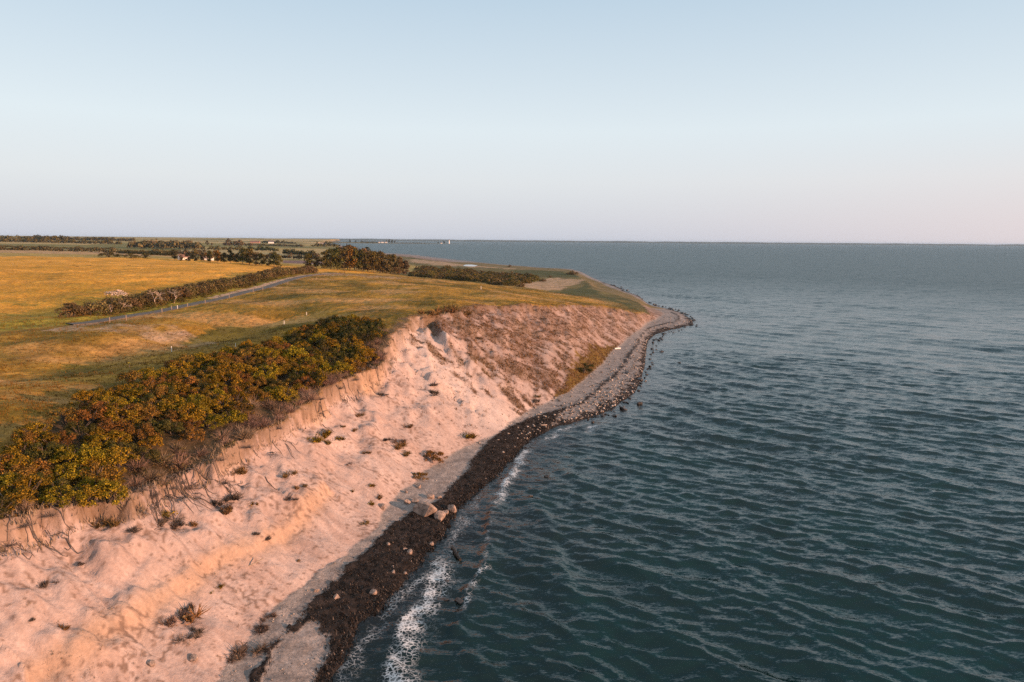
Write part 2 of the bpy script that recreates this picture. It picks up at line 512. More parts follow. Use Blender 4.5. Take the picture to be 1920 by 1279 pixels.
def plain_mat(name, col, rough=0.8, noise=0.25, nscale=3.0, bump=0.0, spec=0.3):
    m, nt, n, l, b = new_mat(name)
    tc = N(n, 'ShaderNodeTexCoord')
    n1 = N(n, 'ShaderNodeTexNoise', i_Scale=nscale, i_Detail=6.0)
    l.new(tc.outputs['Object'], n1.inputs['Vector'])
    r1 = ramp(n, [(0.3, (1 - noise,) * 3), (0.7, (1 + noise,) * 3)])
    l.new(n1.outputs['Fac'], r1.inputs['Fac'])
    c = mix(n, l, (*col, 1), r1.outputs['Color'], 1.0, 'MULTIPLY')
    l.new(c, b.inputs['Base Color'])
    b.inputs['Roughness'].default_value = rough
    b.inputs['Specular IOR Level'].default_value = spec
    if bump:
        bp = N(n, 'ShaderNodeBump', i_Distance=bump)
        l.new(n1.outputs['Fac'], bp.inputs['Height'])
        l.new(bp.outputs['Normal'], b.inputs['Normal'])
    return m

BARK = plain_mat('bark', (0.10, 0.075, 0.055), noise=0.35, nscale=2)
BARK_PALE = plain_mat('bark_pale', (0.42, 0.33, 0.27), noise=0.3, nscale=2)
ROCK = plain_mat('rock', (0.27, 0.20, 0.165), noise=0.55, nscale=2.2, bump=0.12)
ROCK_WET = plain_mat('rock_wet', (0.035, 0.03, 0.028), rough=0.35, noise=0.5, nscale=2.0, bump=0.1, spec=0.5)
STONE = plain_mat('stone', (0.27, 0.225, 0.20), noise=0.5, nscale=0.8)
WOOD = plain_mat('wood', (0.28, 0.22, 0.17), noise=0.3, nscale=4)
WOOD_DARK = plain_mat('wood_dark', (0.03, 0.025, 0.02), noise=0.3, nscale=4, rough=0.5)
PAINT_WHITE = plain_mat('paint_white', (0.78, 0.76, 0.72), noise=0.05, nscale=0.5)
PAINT_YELLOW = plain_mat('paint_yellow', (0.75, 0.5, 0.06), noise=0.05)
ROOF_RED = plain_mat('roof_red', (0.16, 0.095, 0.075), noise=0.2, nscale=1.0)
ROOF_GREY = plain_mat('roof_grey', (0.12, 0.11, 0.11), noise=0.2, nscale=1.0)
GLASS_DARK = plain_mat('glass_dark', (0.03, 0.035, 0.04), rough=0.1, noise=0.1, spec=0.5)
ASPHALT = plain_mat('asphalt', (0.115, 0.095, 0.08), noise=0.25, nscale=0.6, bump=0.01)
FAR_LAND = plain_mat('far_land', (0.07, 0.085, 0.07), noise=0.4, nscale=0.004)

# ------------------------------------------------------------------ terrain
def rings(spec):
    r = [spec[0][0]]
    for a, b, k in spec:
        while r[-1] < b:
            r.append(r[-1] * (1 + k))
    return np.array(r)

def lerp(a, b, t):
    return np.asarray(a) * (1 - t[..., None]) + np.asarray(b) * t[..., None]

def poly_px(pts, z):
    return np.array(line(pts, z))

WEED_POLY = poly_px([(470, 1290), (500, 1245), (511, 1220), (542, 1192), (573, 1158), (623, 1105), (661, 1067), (704, 1030), (733, 999), (770, 967),
                     (800, 950), (826, 939), (842, 917), (879, 883), (887, 864), (921, 833), (954, 810), (997, 788), (1033, 777), (1066, 766),
                     (1028, 796), (1012, 814), (991, 832), (960, 868), (925, 905), (880, 945), (850, 975), (832, 1010), (801, 1045), (770, 1090), (723, 1140),
                     (680, 1180), (648, 1225), (620, 1290)], 0.8)
PATCH_POLY = poly_px([(555, 1192), (580, 1170), (602, 1167), (605, 1186), (620, 1192), (620, 1217), (595, 1254), (580, 1290), (487, 1290), (511, 1229), (536, 1195)], 0.9)
PALE_POLYS = [poly_px([(968, 541), (1000, 528), (1040, 520), (1098, 524), (1085, 531), (1062, 538), (1052, 548), (1020, 553), (990, 549)], 3.5),
              poly_px([(772, 486), (860, 494), (960, 501.5), (1000, 504), (980, 505.5), (900, 502), (830, 499), (775, 494), (765, 489)], 2.6),
              poly_px([(95, 622), (160, 608), (330, 610), (420, 622), (380, 628), (230, 626)], 19.6),
              poly_px([(560, 520), (610, 508), (700, 512), (760, 522), (700, 524), (620, 520)], 19.3)]
GREEN_AND_SHADE_POLYS = [poly_px([(1098, 530), (1110, 541), (1160, 562), (1200, 580), (1222, 592), (1212, 593), (1190, 583), (1150, 566), (1104, 546), (1092, 533)], 4.6),  # this strip is the bank's shadow, painted into the ground colour
                    poly_px([(1035, 556), (1060, 545), (1105, 534), (1122, 545), (1110, 556), (1080, 560)], 4.5),
                    poly_px([(960, 508), (1040, 506), (1080, 516), (1090, 520), (1040, 518), (980, 516)], 3.0)]
OCHRE_POLY = poly_px([(1028, 752), (1060, 700), (1110, 650), (1160, 632), (1182, 640), (1150, 668), (1132, 690), (1100, 715), (1060, 738)], 5.0)
FIELD_POLYS = [(poly_px([(530, 494), (532, 484), (606, 484), (606, 493)], 13.0), (0.17, 0.11, 0.10)),
               (poly_px([(470, 483), (478, 471), (612, 471), (610, 483)], 11.0), (0.36, 0.27, 0.12)),
               (poly_px([(-40, 475), (-40, 461), (235, 462), (330, 476), (200, 477)], 22.5), (0.40, 0.25, 0.12)),
               (poly_px([(-40, 458.5), (-40, 455), (240, 456), (300, 459)], 27.0), (0.36, 0.26, 0.10)),
               (poly_px([(330, 471), (340, 464), (470, 466), (470, 472)], 16.0), (0.33, 0.25, 0.11))]

def build_terrain():
    rr = rings([(34, 150, 0.0028), (150, 500, 0.0048), (500, 1500, 0.009), (1500, 5000, 0.022), (5000, 40000, 0.08)])
    aa = np.radians(np.arange(-78, 34, 0.185))
    Rg, Ag = np.meshgrid(rr, aa, indexing='ij')
    x, y = (Rg * np.sin(Ag)).ravel(), (Rg * np.cos(Ag)).ravel()
    f = fields(x, y)
    z = f['z']
    nr, na = Rg.shape
    idx = np.arange(nr * na).reshape(nr, na)
    quads = np.stack([idx[:-1, :-1], idx[:-1, 1:], idx[1:, 1:], idx[1:, :-1]], -1).reshape(-1, 4)
    wx, wy, u, s = f['wx'], f['wy'], f['u'], f['s']
    iR, iT, iS = f['iR'], f['iT'], f['iS']
    dist = np.hypot(x, y)
    # ---- grass and fields
    n1, n2, n3 = fbm(x / 18, y / 18, 4, 101), fbm(x / 60, y / 40, 3, 111), fbm(x / 3, y / 3, 3, 121)
    t = np.clip(0.5 + 0.8 * n1 + 0.5 * n2 + 0.35 * n3, 0, 1)
    g = lerp((0.13, 0.09, 0.012), (0.38, 0.205, 0.03), t)
    tan = np.clip(1.6 * fbm(x / 30, y / 20, 4, 131) - 0.15, 0, 0.8)
    g = lerp(g, (0.46, 0.255, 0.09), tan)
    rd = f['rd']
    left = x < np.interp(y, ROAD[:, 1], ROAD[:, 0])
    gl = lerp((0.50, 0.245, 0.028), (0.66, 0.315, 0.045), np.clip(0.5 + n2 + 0.4 * n1, 0, 1))
    gl = lerp(gl, (0.29, 0.19, 0.018), np.clip(0.5 - (dist - 230) / 160 + 0.6 * n1, 0, 0.75))
    g = np.where((left & (rd > 14))[:, None], gl, g)
    verge = left & (rd < 14) & (y < 430)
    g = np.where(verge[:, None], lerp((0.18, 0.15, 0.018), (0.33, 0.24, 0.03), np.clip(0.5 + n3, 0, 1)), g)
    pinkv = left & (rd < 5.5 + n3) & (y > 225) & (y < 470)
    g = np.where(pinkv[:, None], np.array((0.50, 0.33, 0.22)), g)
    low = sstep(9, 5.5, z) * iR
    lowc = lerp((0.085, 0.075, 0.026), (0.17, 0.13, 0.045), np.clip(0.5 + fbm(x / 30, y / 30, 3, 141), 0, 1))
    g = lerp(g, np.zeros(3), low) + lowc * low[:, None]
    # far farmland: parcels
    cx, cyy = (x * 0.9 + y * 0.42) / 260, (-x * 0.42 + y * 0.9) / 330
    hcell = _hash(np.floor(cx + 0.25 * pnoise(cyy * 0.7, cx * 0.2, 3)), np.floor(cyy), 5) / 4294967296.0
    pal = np.array([(0.40, 0.28, 0.11), (0.21, 0.17, 0.045), (0.44, 0.31, 0.13), (0.17, 0.145, 0.04), (0.34, 0.24, 0.07), (0.27, 0.2, 0.065)])
    far = pal[(hcell * len(pal)).astype(int) % len(pal)]
    fm = (left | (y > 640)) & (dist > 720) & (z > 5)
    g = np.where(fm[:, None], far, g)
    pv = fbm(x / 25, y / 25, 3, 151)
    for q in PALE_POLYS:
        ins = inside(x + 4 * pv * dist / 300, y + 8 * pv * dist / 300, q) & iR
        soft = ins * np.clip(0.55 + 0.9 * fbm(x / 6, y / 6, 3, 155), 0, 1) if q is PALE_POLYS[2] or q is PALE_POLYS[3] else ins * 1.0
        g = lerp(g, np.zeros(3), soft) + lerp((0.42, 0.28, 0.18), (0.30, 0.2, 0.1), np.clip(0.4 + 1.2 * n3, 0, 1)) * soft[:, None]
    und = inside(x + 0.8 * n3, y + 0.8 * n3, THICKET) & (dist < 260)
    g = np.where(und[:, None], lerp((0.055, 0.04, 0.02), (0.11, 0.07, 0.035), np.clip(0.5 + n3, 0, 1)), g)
    for q in GREEN_AND_SHADE_POLYS:
        ins = inside(x + 4 * pv, y + 4 * pv, q) & iR
        g = np.where(ins[:, None], np.array((0.075, 0.075, 0.024)), g)
    for q, c in FIELD_POLYS:
        ins = inside(x, y, q) & iR
        g = np.where(ins[:, None], np.array(c), g)
    rimc = sstep(3.2, 0.8, f['dR'] + 0.8 * n3) * (f['pT'] < 26) * (dist < 260)
    g = lerp(g, (0.13, 0.085, 0.05), 0.85 * rimc)
    # ---- cliff
    streak = fbm(s / 0.5, u * 1.4, 4, 161)
    blot = fbm(x / 5, y / 5, 4, 171)
    c = lerp((0.34, 0.25, 0.22), (0.43, 0.335, 0.302), np.clip(0.5 + 0.75 * streak + 0.45 * blot, 0, 1))
    hollow = np.exp(-((f['svd'] + 9) / 9) ** 2) * (f['pT'] > 12)
    c = lerp(c, (0.50, 0.41, 0.375), 0.8 * hollow)
    scarp = sstep(-0.02, 0.03, u - f['knee'] + 0.03 * streak) * f['scf'] * (1 - f['veg'])
    layer = 0.5 + 0.5 * np.sin(z * 5.0 + 2 * fbm(x / 6, y / 6, 2, 181))
    c = lerp(c, np.zeros(3), scarp * 0.85) + lerp((0.40, 0.25, 0.15), (0.45, 0.31, 0.21), layer) * (scarp * 0.85)[:, None]
    lg = np.exp(-(f['ls'] / 1.2) ** 2) * f['lon']
    c = lerp(c, (0.40, 0.26, 0.17), 0.6 * np.clip(lg, 0, 1))
    speck = sstep(0.5, 0.75, 1.1 * fbm(x / 0.55, y / 0.55, 3, 191) + 0.6 * fbm(x / 7, y / 7, 3, 193)) * (1 - 0.7 * hollow)
    c = lerp(c, (0.16, 0.105, 0.08), 0.8 * speck)
    v1, vt = f['v1'], 0.78 * f['vt']
    rust = lerp((0.10, 0.06, 0.043), (0.125, 0.078, 0.03), np.clip(0.5 + fbm(x / 12, y / 12, 3, 211), 0, 1))
    c = lerp(c, np.zeros(3), vt) + rust * vt[:, None]
    c = lerp(c, (0.25, 0.175, 0.145), 0.5 * sstep(3, 12, f['svd']))
    och = inside(x + 3 * blot, y + 3 * blot, OCHRE_POLY)
    c = np.where(och[:, None], lerp((0.15, 0.095, 0.022), (0.11, 0.07, 0.03), np.clip(0.4 + v1, 0, 1)), c)
    sod = sstep(0.93, 0.985, u + 0.05 * streak)
    c = lerp(c, (0.16, 0.105, 0.065), 0.8 * sod * (1 - 0.5 * f['scf']))
    # ---- beach
    bn = fbm(x / 1.5, y / 1.5, 3, 221)
    b = lerp((0.19, 0.168, 0.16), (0.29, 0.255, 0.24), np.clip(0.5 + 0.6 * bn, 0, 1))
    sand = sstep(0.75, 1.0, f['fb'] + 0.15 * bn)
    b = lerp(b, (0.31, 0.255, 0.225), 0.5 * sand)
    wob = 0.7 * fbm(x / 2.5, y / 2.5, 3, 231)
    weed = inside(x + wob, y + wob, WEED_POLY) & ~inside(x + 0.5 * wob, y + 0.5 * wob, PATCH_POLY)
    edge = f['dS'] < (1.0 + 0.5 * bn + np.where(f['pT'] > 22, 1.6 + 2.2 * fbm(x / 4, y / 4, 3, 233), 0))
    weed |= edge & (f['pT'] < 40)
    weed |= ((np.abs(f['fb'] - 0.55) < 0.035 + 0.05 * bn) & (f['pT'] > 20) & (f['pT'] < 33))
    wc = lerp((0.014, 0.012, 0.011), (0.036, 0.028, 0.025), np.clip(0.5 + bn, 0, 1))
    b = np.where(weed[:, None], wc, b)
    fs = (f['pT'] > 33.5) & (f['pT'] < 46) & iS
    fsc = lerp((0.13, 0.10, 0.035), (0.22, 0.155, 0.075), np.clip(0.5 + fbm(x / 14, y / 14, 3, 235), 0, 1))
    c = np.where(fs[:, None], fsc, c)
    b = np.where((fs & (f['dS'] > np.maximum(4.0, 0.012 * dist)))[:, None], fsc, b)
    b = np.where((~iS)[:, None], np.array((0.02, 0.02, 0.016)), b)
    z = np.where(weed & ~edge, z + 0.16 + 0.16 * fbm(x / 0.8, y / 0.8, 3, 241), z)
    cls = np.where(iR, 0, np.where(iT, 1, 2))
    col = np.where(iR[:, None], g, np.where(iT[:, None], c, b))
    V = np.stack([x, y, z], -1)
    qd = f['dS'][quads]
    keep = ~((~iS[quads]).all(1) & (qd.min(1) > np.maximum(12, dist[quads[:, 0]] * 0.06)))
    quads = quads[keep]
    qc = np.median(cls[quads], axis=1).astype(int)
    qfar = (dist[quads].mean(1) > 720) & (qc == 0)
    qc = np.where(qfar, 3, qc)
    qw = weed[quads].sum(1) >= 3
    qc = np.where((qc == 2) & qw, 4, qc)
    # shared smooth normals over the pieces
    tri_n = np.cross(V[quads[:, 2]] - V[quads[:, 0]], V[quads[:, 3]] - V[quads[:, 1]])
    vn = np.zeros_like(V)
    for k in range(4):
        np.add.at(vn, quads[:, k], tri_n)
    vn /= np.linalg.norm(vn, axis=1, keepdims=True) + 1e-12
    vn *= np.sign(vn[:, 2:3] + 1e-9)
    for k, (nm, mat, kind, lab) in enumerate([('grassland', MAT_GRASS, 'structure', 'golden grass land on top of the cliff'),
                                         ('sand_cliff', MAT_CLIFF, 'structure', 'eroded pale sand cliff facing the sea'),
                                         ('shingle_beach', MAT_BEACH, 'structure', 'narrow shingle beach under the cliff'),
                                         ('farmland', MAT_GRASS, 'structure', 'distant patchwork of fields reaching the horizon'),
                                         ('seaweed_bank', MAT_BEACH, 'stuff', 'dark band of washed up seaweed along the waterline')]):
        q = quads[qc == k]
        ids, inv = np.unique(q, return_inverse=True)
        q2 = inv.reshape(q.shape)
        me = mesh_from(nm, V[ids], np.ascontiguousarray(q2), mat, True)
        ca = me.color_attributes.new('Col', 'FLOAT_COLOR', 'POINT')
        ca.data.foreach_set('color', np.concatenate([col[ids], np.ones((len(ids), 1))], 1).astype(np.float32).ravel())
        me.normals_split_custom_set_from_vertices(vn[ids].tolist())
        o = obj(nm, me)
        tag(o, lab, None, None, kind)

RIM_W = np.array(line(RIM_PX))
inner_px = [(-130, 900), (-60, 880), (0, 850), (60, 808), (120, 775), (180, 745), (250, 716), (300, 700), (350, 680), (400, 668), (460, 657), (520, 642), (570, 622), (600, 608), (640, 600), (690, 600), (722, 615)]
inner_w = hit([(a, b + 6) for a, b in inner_px])
outer_w = np.vstack([[(-60, 30, 16), (-52, 42, 16)], RIM_W[:14]])
THICKET = np.vstack([inner_w[:, :2], outer_w[::-1][:, :2]])
build_terrain()

# ------------------------------------------------------------------ sea
FOAM_LINES = [(poly_px([(735, 1300), (742, 1240), (760, 1180), (790, 1130), (815, 1085), (822, 1060)], 0), 1.7, 1.2),
              (poly_px([(640, 1290), (655, 1240), (690, 1185), (745, 1120), (790, 1085), (840, 1030), (850, 1000), (880, 970)], 0), 0.9, 0.6),
              (poly_px([(845, 1025), (850, 1000), (870, 965), (900, 930)], 0), 0.9, 0.6),
              (poly_px([(866, 1140), (880, 1105), (905, 1065)], 0), 0.6, 1.0),
              (poly_px([(905, 1065), (912, 1020), (920, 965), (928, 940)], 0), 0.2, 0.55),
              (poly_px([(928, 945), (940, 915), (960, 885), (972, 868), (985, 845)], 0), 1.0, 1.25),
              (poly_px([(1028, 822), (1045, 810), (1060, 802)], 0), 1.0, 1.1),
              (poly_px([(1098, 806), (1108, 799)], 0), 1.0, 1.2),
              (poly_px([(985, 850), (1030, 815), (1090, 797), (1165, 768), (1205, 728), (1222, 690), (1226, 645), (1260, 622), (1310, 610), (1306, 596)], 0), 0.7, 0.34),
              (poly_px([(1240, 622), (1290, 615), (1312, 608), (1306, 600), (1285, 588)], 0), 0.8, 0.5),
              (poly_px([(1180, 545), (1160, 538), (1140, 528)], 0), 1.6, 0.5)]
BREAKER = poly_px([(840, 1230), (858, 1160), (880, 1105), (905, 1060), (914, 1000), (925, 950), (950, 900), (980, 852)], 0)
SWELL2 = poly_px([(1180, 1190), (1110, 1150), (1065, 1105), (1045, 1050), (1035, 1000), (1015, 950), (1012, 900)], 0)

def sea_mat():
    m, nt, n, l, b = new_mat('sea_water')
    geo = N(n, 'ShaderNodeNewGeometry')
    sh = N(n, 'ShaderNodeAttribute', attribute_name='Sea')
    sep = N(n, 'ShaderNodeSeparateColor')
    l.new(sh.outputs['Color'], sep.inputs[0])
    nz = N(n, 'ShaderNodeTexNoise', i_Scale=0.06, i_Detail=3.0)
    l.new(geo.outputs['Position'], nz.inputs['Vector'])
    deep = mix(n, l, (0.0004, 0.0290, 0.0285), (0.0002, 0.0080, 0.0068), nz.outputs['Fac'])
    body = mix(n, l, deep, (0.0065, 0.005, 0.0036), sep.outputs['Red'])
    # foam: lacy cells thresholded by how much foam lies here
    v1 = N(n, 'ShaderNodeTexVoronoi', feature='DISTANCE_TO_EDGE', i_Scale=2.0)
    nd = N(n, 'ShaderNodeTexNoise', i_Scale=1.8, i_Detail=3.0, i_Roughness=0.6)
    l.new(geo.outputs['Position'], nd.inputs['Vector'])
    wv = mix(n, l, geo.outputs['Position'], nd.outputs['Color'], 0.42, 'LINEAR_LIGHT')
    l.new(wv, v1.inputs['Vector'])
    lace = N(n, 'ShaderNodeMapRange', i_1=0.0, i_2=0.2, i_3=1.0, i_4=0.0)
    l.new(v1.outputs['Distance'], lace.inputs[0])
    ng = N(n, 'ShaderNodeTexNoise', i_Scale=0.9, i_Detail=3.0)
    l.new(geo.outputs['Position'], ng.inputs['Vector'])
    a1 = N(n, 'ShaderNodeMath', operation='MULTIPLY_ADD', i_1=0.75)
    l.new(lace.outputs[0], a1.inputs[0])
    l.new(ng.outputs['Fac'], a1.inputs[2])
    a2 = N(n, 'ShaderNodeMath', operation='MULTIPLY_ADD', i_1=0.85)
    l.new(sep.outputs['Green'], a2.inputs[0])
    l.new(a1.outputs[0], a2.inputs[2])
    a3 = N(n, 'ShaderNodeMapRange', i_1=1.25, i_2=1.95)
    l.new(a2.outputs[0], a3.inputs[0])
    gate = N(n, 'ShaderNodeMapRange', i_1=0.02, i_2=0.2)
    l.new(sep.outputs['Green'], gate.inputs[0])
    fo = N(n, 'ShaderNodeMath', operation='MULTIPLY')
    l.new(a3.outputs[0], fo.inputs[0])
    l.new(gate.outputs[0], fo.inputs[1])
    colr = mix(n, l, body, (0.62, 0.64, 0.66), fo.outputs[0])
    l.new(colr, b.inputs['Base Color'])
    rg = N(n, 'ShaderNodeMix')
    rg.inputs[3].default_value = 0.9
    l.new(fo.outputs[0], rg.inputs[0])
    l.new(sh.outputs['Alpha'], rg.inputs[2])
    l.new(rg.outputs[0], b.inputs['Roughness'])
    b.inputs['IOR'].default_value = 1.333
    b.inputs['Specular Tint'].default_value = (0.70, 0.95, 1.0, 1)
    # ripples: each adds a tilt to the wave surface's own normal
    tilt = None
    for sc_, st_, amp_, rot_ in ((1.9, (0.33, 1.35, 1.0), 0.46, -14), (0.55, (0.4, 1.2, 1.0), None, -22), (5.0, (0.5, 1.2, 1.0), 0.5, -8), (0.13, (0.35, 1.2, 1.0), 0.26, -18)):
        mp = N(n, 'ShaderNodeMapping')
        mp.inputs['Rotation'].default_value = (0, 0, R(rot_))
        mp.inputs['Scale'].default_value = st_
        l.new(geo.outputs['Position'], mp.inputs['Vector'])
        nt_ = N(n, 'ShaderNodeTexNoise', i_Scale=sc_, i_Detail=3.0, i_Roughness=0.55, i_Distortion=0.25)
        l.new(mp.outputs[0], nt_.inputs['Vector'])
        sub = N(n, 'ShaderNodeVectorMath', operation='SUBTRACT')
        sub.inputs[1].default_value = (0.5, 0.5, 0.5)
        l.new(nt_.outputs['Color'], sub.inputs[0])
        scl = N(n, 'ShaderNodeVectorMath', operation='MULTIPLY')
        scl.inputs[1].default_value = (0.6, 1.3, 0.0)
        l.new(sub.outputs[0], scl.inputs[0])
        sc2 = N(n, 'ShaderNodeVectorMath', operation='SCALE')
        l.new(scl.outputs[0], sc2.inputs[0])
        if amp_ is None:
            l.new(sep.outputs['Blue'], sc2.inputs['Scale'])
        else:
            sc2.inputs['Scale'].default_value = amp_
        if tilt is None:
            tilt = sc2.outputs[0]
        else:
            ad = N(n, 'ShaderNodeVectorMath', operation='ADD')
            l.new(tilt, ad.inputs[0])
            l.new(sc2.outputs[0], ad.inputs[1])
            tilt = ad.outputs[0]
    ad = N(n, 'ShaderNodeVectorMath', operation='ADD')
    l.new(geo.outputs['Normal'], ad.inputs[0])
    l.new(tilt, ad.inputs[1])
    nn = N(n, 'ShaderNodeVectorMath', operation='NORMALIZE')
    l.new(ad.outputs[0], nn.inputs[0])
    l.new(nn.outputs[0], b.inputs['Normal'])
    return m

def build_sea():
    rr = rings([(34, 260, 0.0042), (260, 900, 0.0085), (900, 40000, 0.05)])
    aa = np.radians(np.arange(-62, 66, 0.24))
    Rg, Ag = np.meshgrid(rr, aa, indexing='ij')
    x, y = (Rg * np.sin(Ag)).ravel(), (Rg * np.cos(Ag)).ravel()
    r = Rg.ravel()
    dS, pS, _ = polydist(x, y, SHORE)
    land = inside(x, y, S_POLY)
    sd = np.where(land, -dS, dS)
    nr, na = Rg.shape
    idx = np.arange(nr * na).reshape(nr, na)
    quads = np.stack([idx[:-1, :-1], idx[:-1, 1:], idx[1:, 1:], idx[1:, :-1]], -1).reshape(-1, 4)
    keep = ~((sd[quads] < -np.maximum(3, 0.02 * r[quads])).all(1))
    quads = quads[keep]
    g = np.random.default_rng(3)
    dx = np.zeros_like(x); dy = np.zeros_like(x); z = np.zeros_like(x)
    shoal = sstep(0.0, 14, sd)
    lag = 14 * np.exp(-np.clip(sd, 0, None) / 11) * 1.3
    grp = 0.75 + 0.6 * fbm(x / 40, y / 40, 2, 301)
    comps = []
    for k in range(9):
        comps.append((g.uniform(7.5, 15), g.normal(227, 9), 0.0065, True))
    for k in range(14):
        comps.append((g.uniform(3.0, 7.0), g.normal(212, 18), 0.0066, True))
    for k in range(30):
        comps.append((g.uniform(1.25, 2.8), g.normal(203, 26), 0.0088, False))
    for lam, azd, steep, swell in comps:
        kx, ky = math.sin(math.radians(azd)), math.cos(math.radians(azd))
        k = 2 * math.pi / lam
        amp = steep * lam * (1 if swell else 0.8)
        lod = sstep(lam * 1.0, lam * 0.42, r * np.where(r < 260, 0.0042, np.where(r < 900, 0.0085, 0.05)))
        a = amp * lod * (grp if lam > 6 else 1)
        a = a * (0.25 + 0.75 * shoal)
        ph = k * (kx * x + ky * y + (lag if swell and lam > 5 else 0)) + g.uniform(0, 6.28) + 0.8 * pnoise(x / (lam * 4), y / (lam * 4), int(lam * 91))
        z += a * np.cos(ph)
        dx -= 0.9 * a * kx * np.sin(ph)
        dy -= 0.9 * a * ky * np.sin(ph)
    for ln, hgt, w in ((BREAKER, 0.34, 0.75), (SWELL2, 0.26, 1.5)):
        d, pp, side = polydist(x + 0.6 * fbm(x / 4, y / 4, 2, 311), y, ln)
        sdl = np.where(side > 0, d, -d)          # sign only sets which flank is steep
        if ln is SWELL2:
            sdl = -sdl
        prof = np.where(sdl > 0, np.exp(-(sdl / (w * 0.55)) ** 2), np.exp(-(sdl / (w * 1.8)) ** 2))
        ends = sstep(0, 0.8, pp) * sstep(len(ln) - 1, len(ln) - 1.8, pp)
        z += hgt * prof * ends * (0.8 + 0.5 * pnoise(x / 5, y / 5, 313))
    foam = np.zeros_like(x)
    for ln, w, amt in FOAM_LINES:
        d, pp, side = polydist(x + 0.7 * fbm(x / 3, y / 3, 2, 321), y + 0.7 * fbm(x / 3, y / 3, 2, 331), ln)
        ww = np.where(side > 0, 0.55 * w, 1.25 * w)
        foam = np.maximum(foam, amt * np.exp(-(d / ww) ** 2) * (0.75 + 0.5 * fbm(x / 2.5, y / 2.5, 2, 361)))
    foam = np.maximum(foam, 0.2 * np.exp(-(sd / 2.5) ** 2) * np.clip(0.3 + 1.5 * fbm(x / 5, y / 5, 2, 351), 0, 1) * (r < 140))
    murk = np.exp(-np.clip(sd, 0, None) / 9)
    murk = np.clip(murk + 0.55 * np.exp(-np.clip(sd, 0, None) / 40) * np.clip(0.3 + fbm(x / 14, y / 14, 3, 341), 0, 1), 0, 1)
    b2 = 0.18 + 0.55 * sstep(120, 600, r) + 0.3 * sstep(800, 4000, r)
    V = np.stack([x + dx, y + dy, z * np.clip(sd / 2 + 0.5, 0.15, 1)], -1)
    used, inv = np.unique(quads, return_inverse=True)
    q2 = inv.reshape(quads.shape)
    me = mesh_from('sea', V[used], np.ascontiguousarray(q2), sea_mat(), True)
    ca = me.color_attributes.new('Sea', 'FLOAT_COLOR', 'POINT')
    ca.data.foreach_set('color', np.stack([murk, foam, b2, 0.12 + 0.25 * sstep(90, 900, r)], -1)[used].astype(np.float32).ravel())
    tag(obj('sea', me), 'wind rippled teal sea reaching the horizon', None, None, 'structure')

build_sea()

# ------------------------------------------------------------------ plant builders
def quads_from(c, ax, ay):
    """rhombic leaf faces: centres c, half axes ax, ay"""
    n = len(c)
    v = np.stack([c - ax, c - ay, c + ax, c + ay], 1).reshape(-1, 3)
    return v, np.arange(n * 4).reshape(n, 4)

def rand_dirs(g, n):
    d = g.normal(size=(n, 3))
    return d / np.linalg.norm(d, axis=1, keepdims=True)

def leaf_cloud(g, lumps, per, size, squash=0.85, shell=0.55):
    cs, axs, ays = [], [], []
    for (cx, cy_, cz, r) in lumps:
        n = max(4, int(per * r * r))
        d = rand_dirs(g, n)
        d[:, 2] = np.where(d[:, 2] < -0.5, -d[:, 2], d[:, 2])
        rad = r * (shell + (1 - shell) * g.random(n) ** 0.6) * (1 + 0.18 * g.normal(size=n))
        c = np.array([cx, cy_, cz]) + d * rad[:, None] * np.array([1, 1, squash])
        nrm = d + 0.75 * rand_dirs(g, n)
        nrm /= np.linalg.norm(nrm, axis=1, keepdims=True)
        t = np.cross(nrm, rand_dirs(g, n))
        t /= np.linalg.norm(t, axis=1, keepdims=True) + 1e-9
        b = np.cross(nrm, t)
        sz = size * g.uniform(0.6, 1.4, n)
        cs.append(c); axs.append(t * sz[:, None]); ays.append(b * (sz * g.uniform(0.45, 0.75, n))[:, None])
    return quads_from(np.concatenate(cs), np.concatenate(axs), np.concatenate(ays))

def tubes(paths, sides=4):
    """paths: list of (points, radii)"""
    V, F, k = [], [], 0
    for pts, rad in paths:
        pts = np.asarray(pts, float)
        for i, (p, r) in enumerate(zip(pts, rad)):
            d = pts[min(i + 1, len(pts) - 1)] - pts[max(i - 1, 0)]
            d /= np.linalg.norm(d) + 1e-9
            a = np.cross(d, (0.31, 0.2, 0.93) if abs(d[2]) < 0.9 else (1, 0, 0))
            a /= np.linalg.norm(a) + 1e-9
            b = np.cross(d, a)
            for j in range(sides):
                t = 2 * math.pi * j / sides
                V.append(p + r * (math.cos(t) * a + math.sin(t) * b))
        for i in range(len(pts) - 1):
            for j in range(sides):
                q = k + i * sides
                F.append((q + j, q + (j + 1) % sides, q + sides + (j + 1) % sides, q + sides + j))
        F.append(tuple(range(k + sides - 1, k - 1, -1)))
        F.append(tuple(range(k + (len(pts) - 1) * sides, k + len(pts) * sides)))
        k += len(pts) * sides
    return V, F

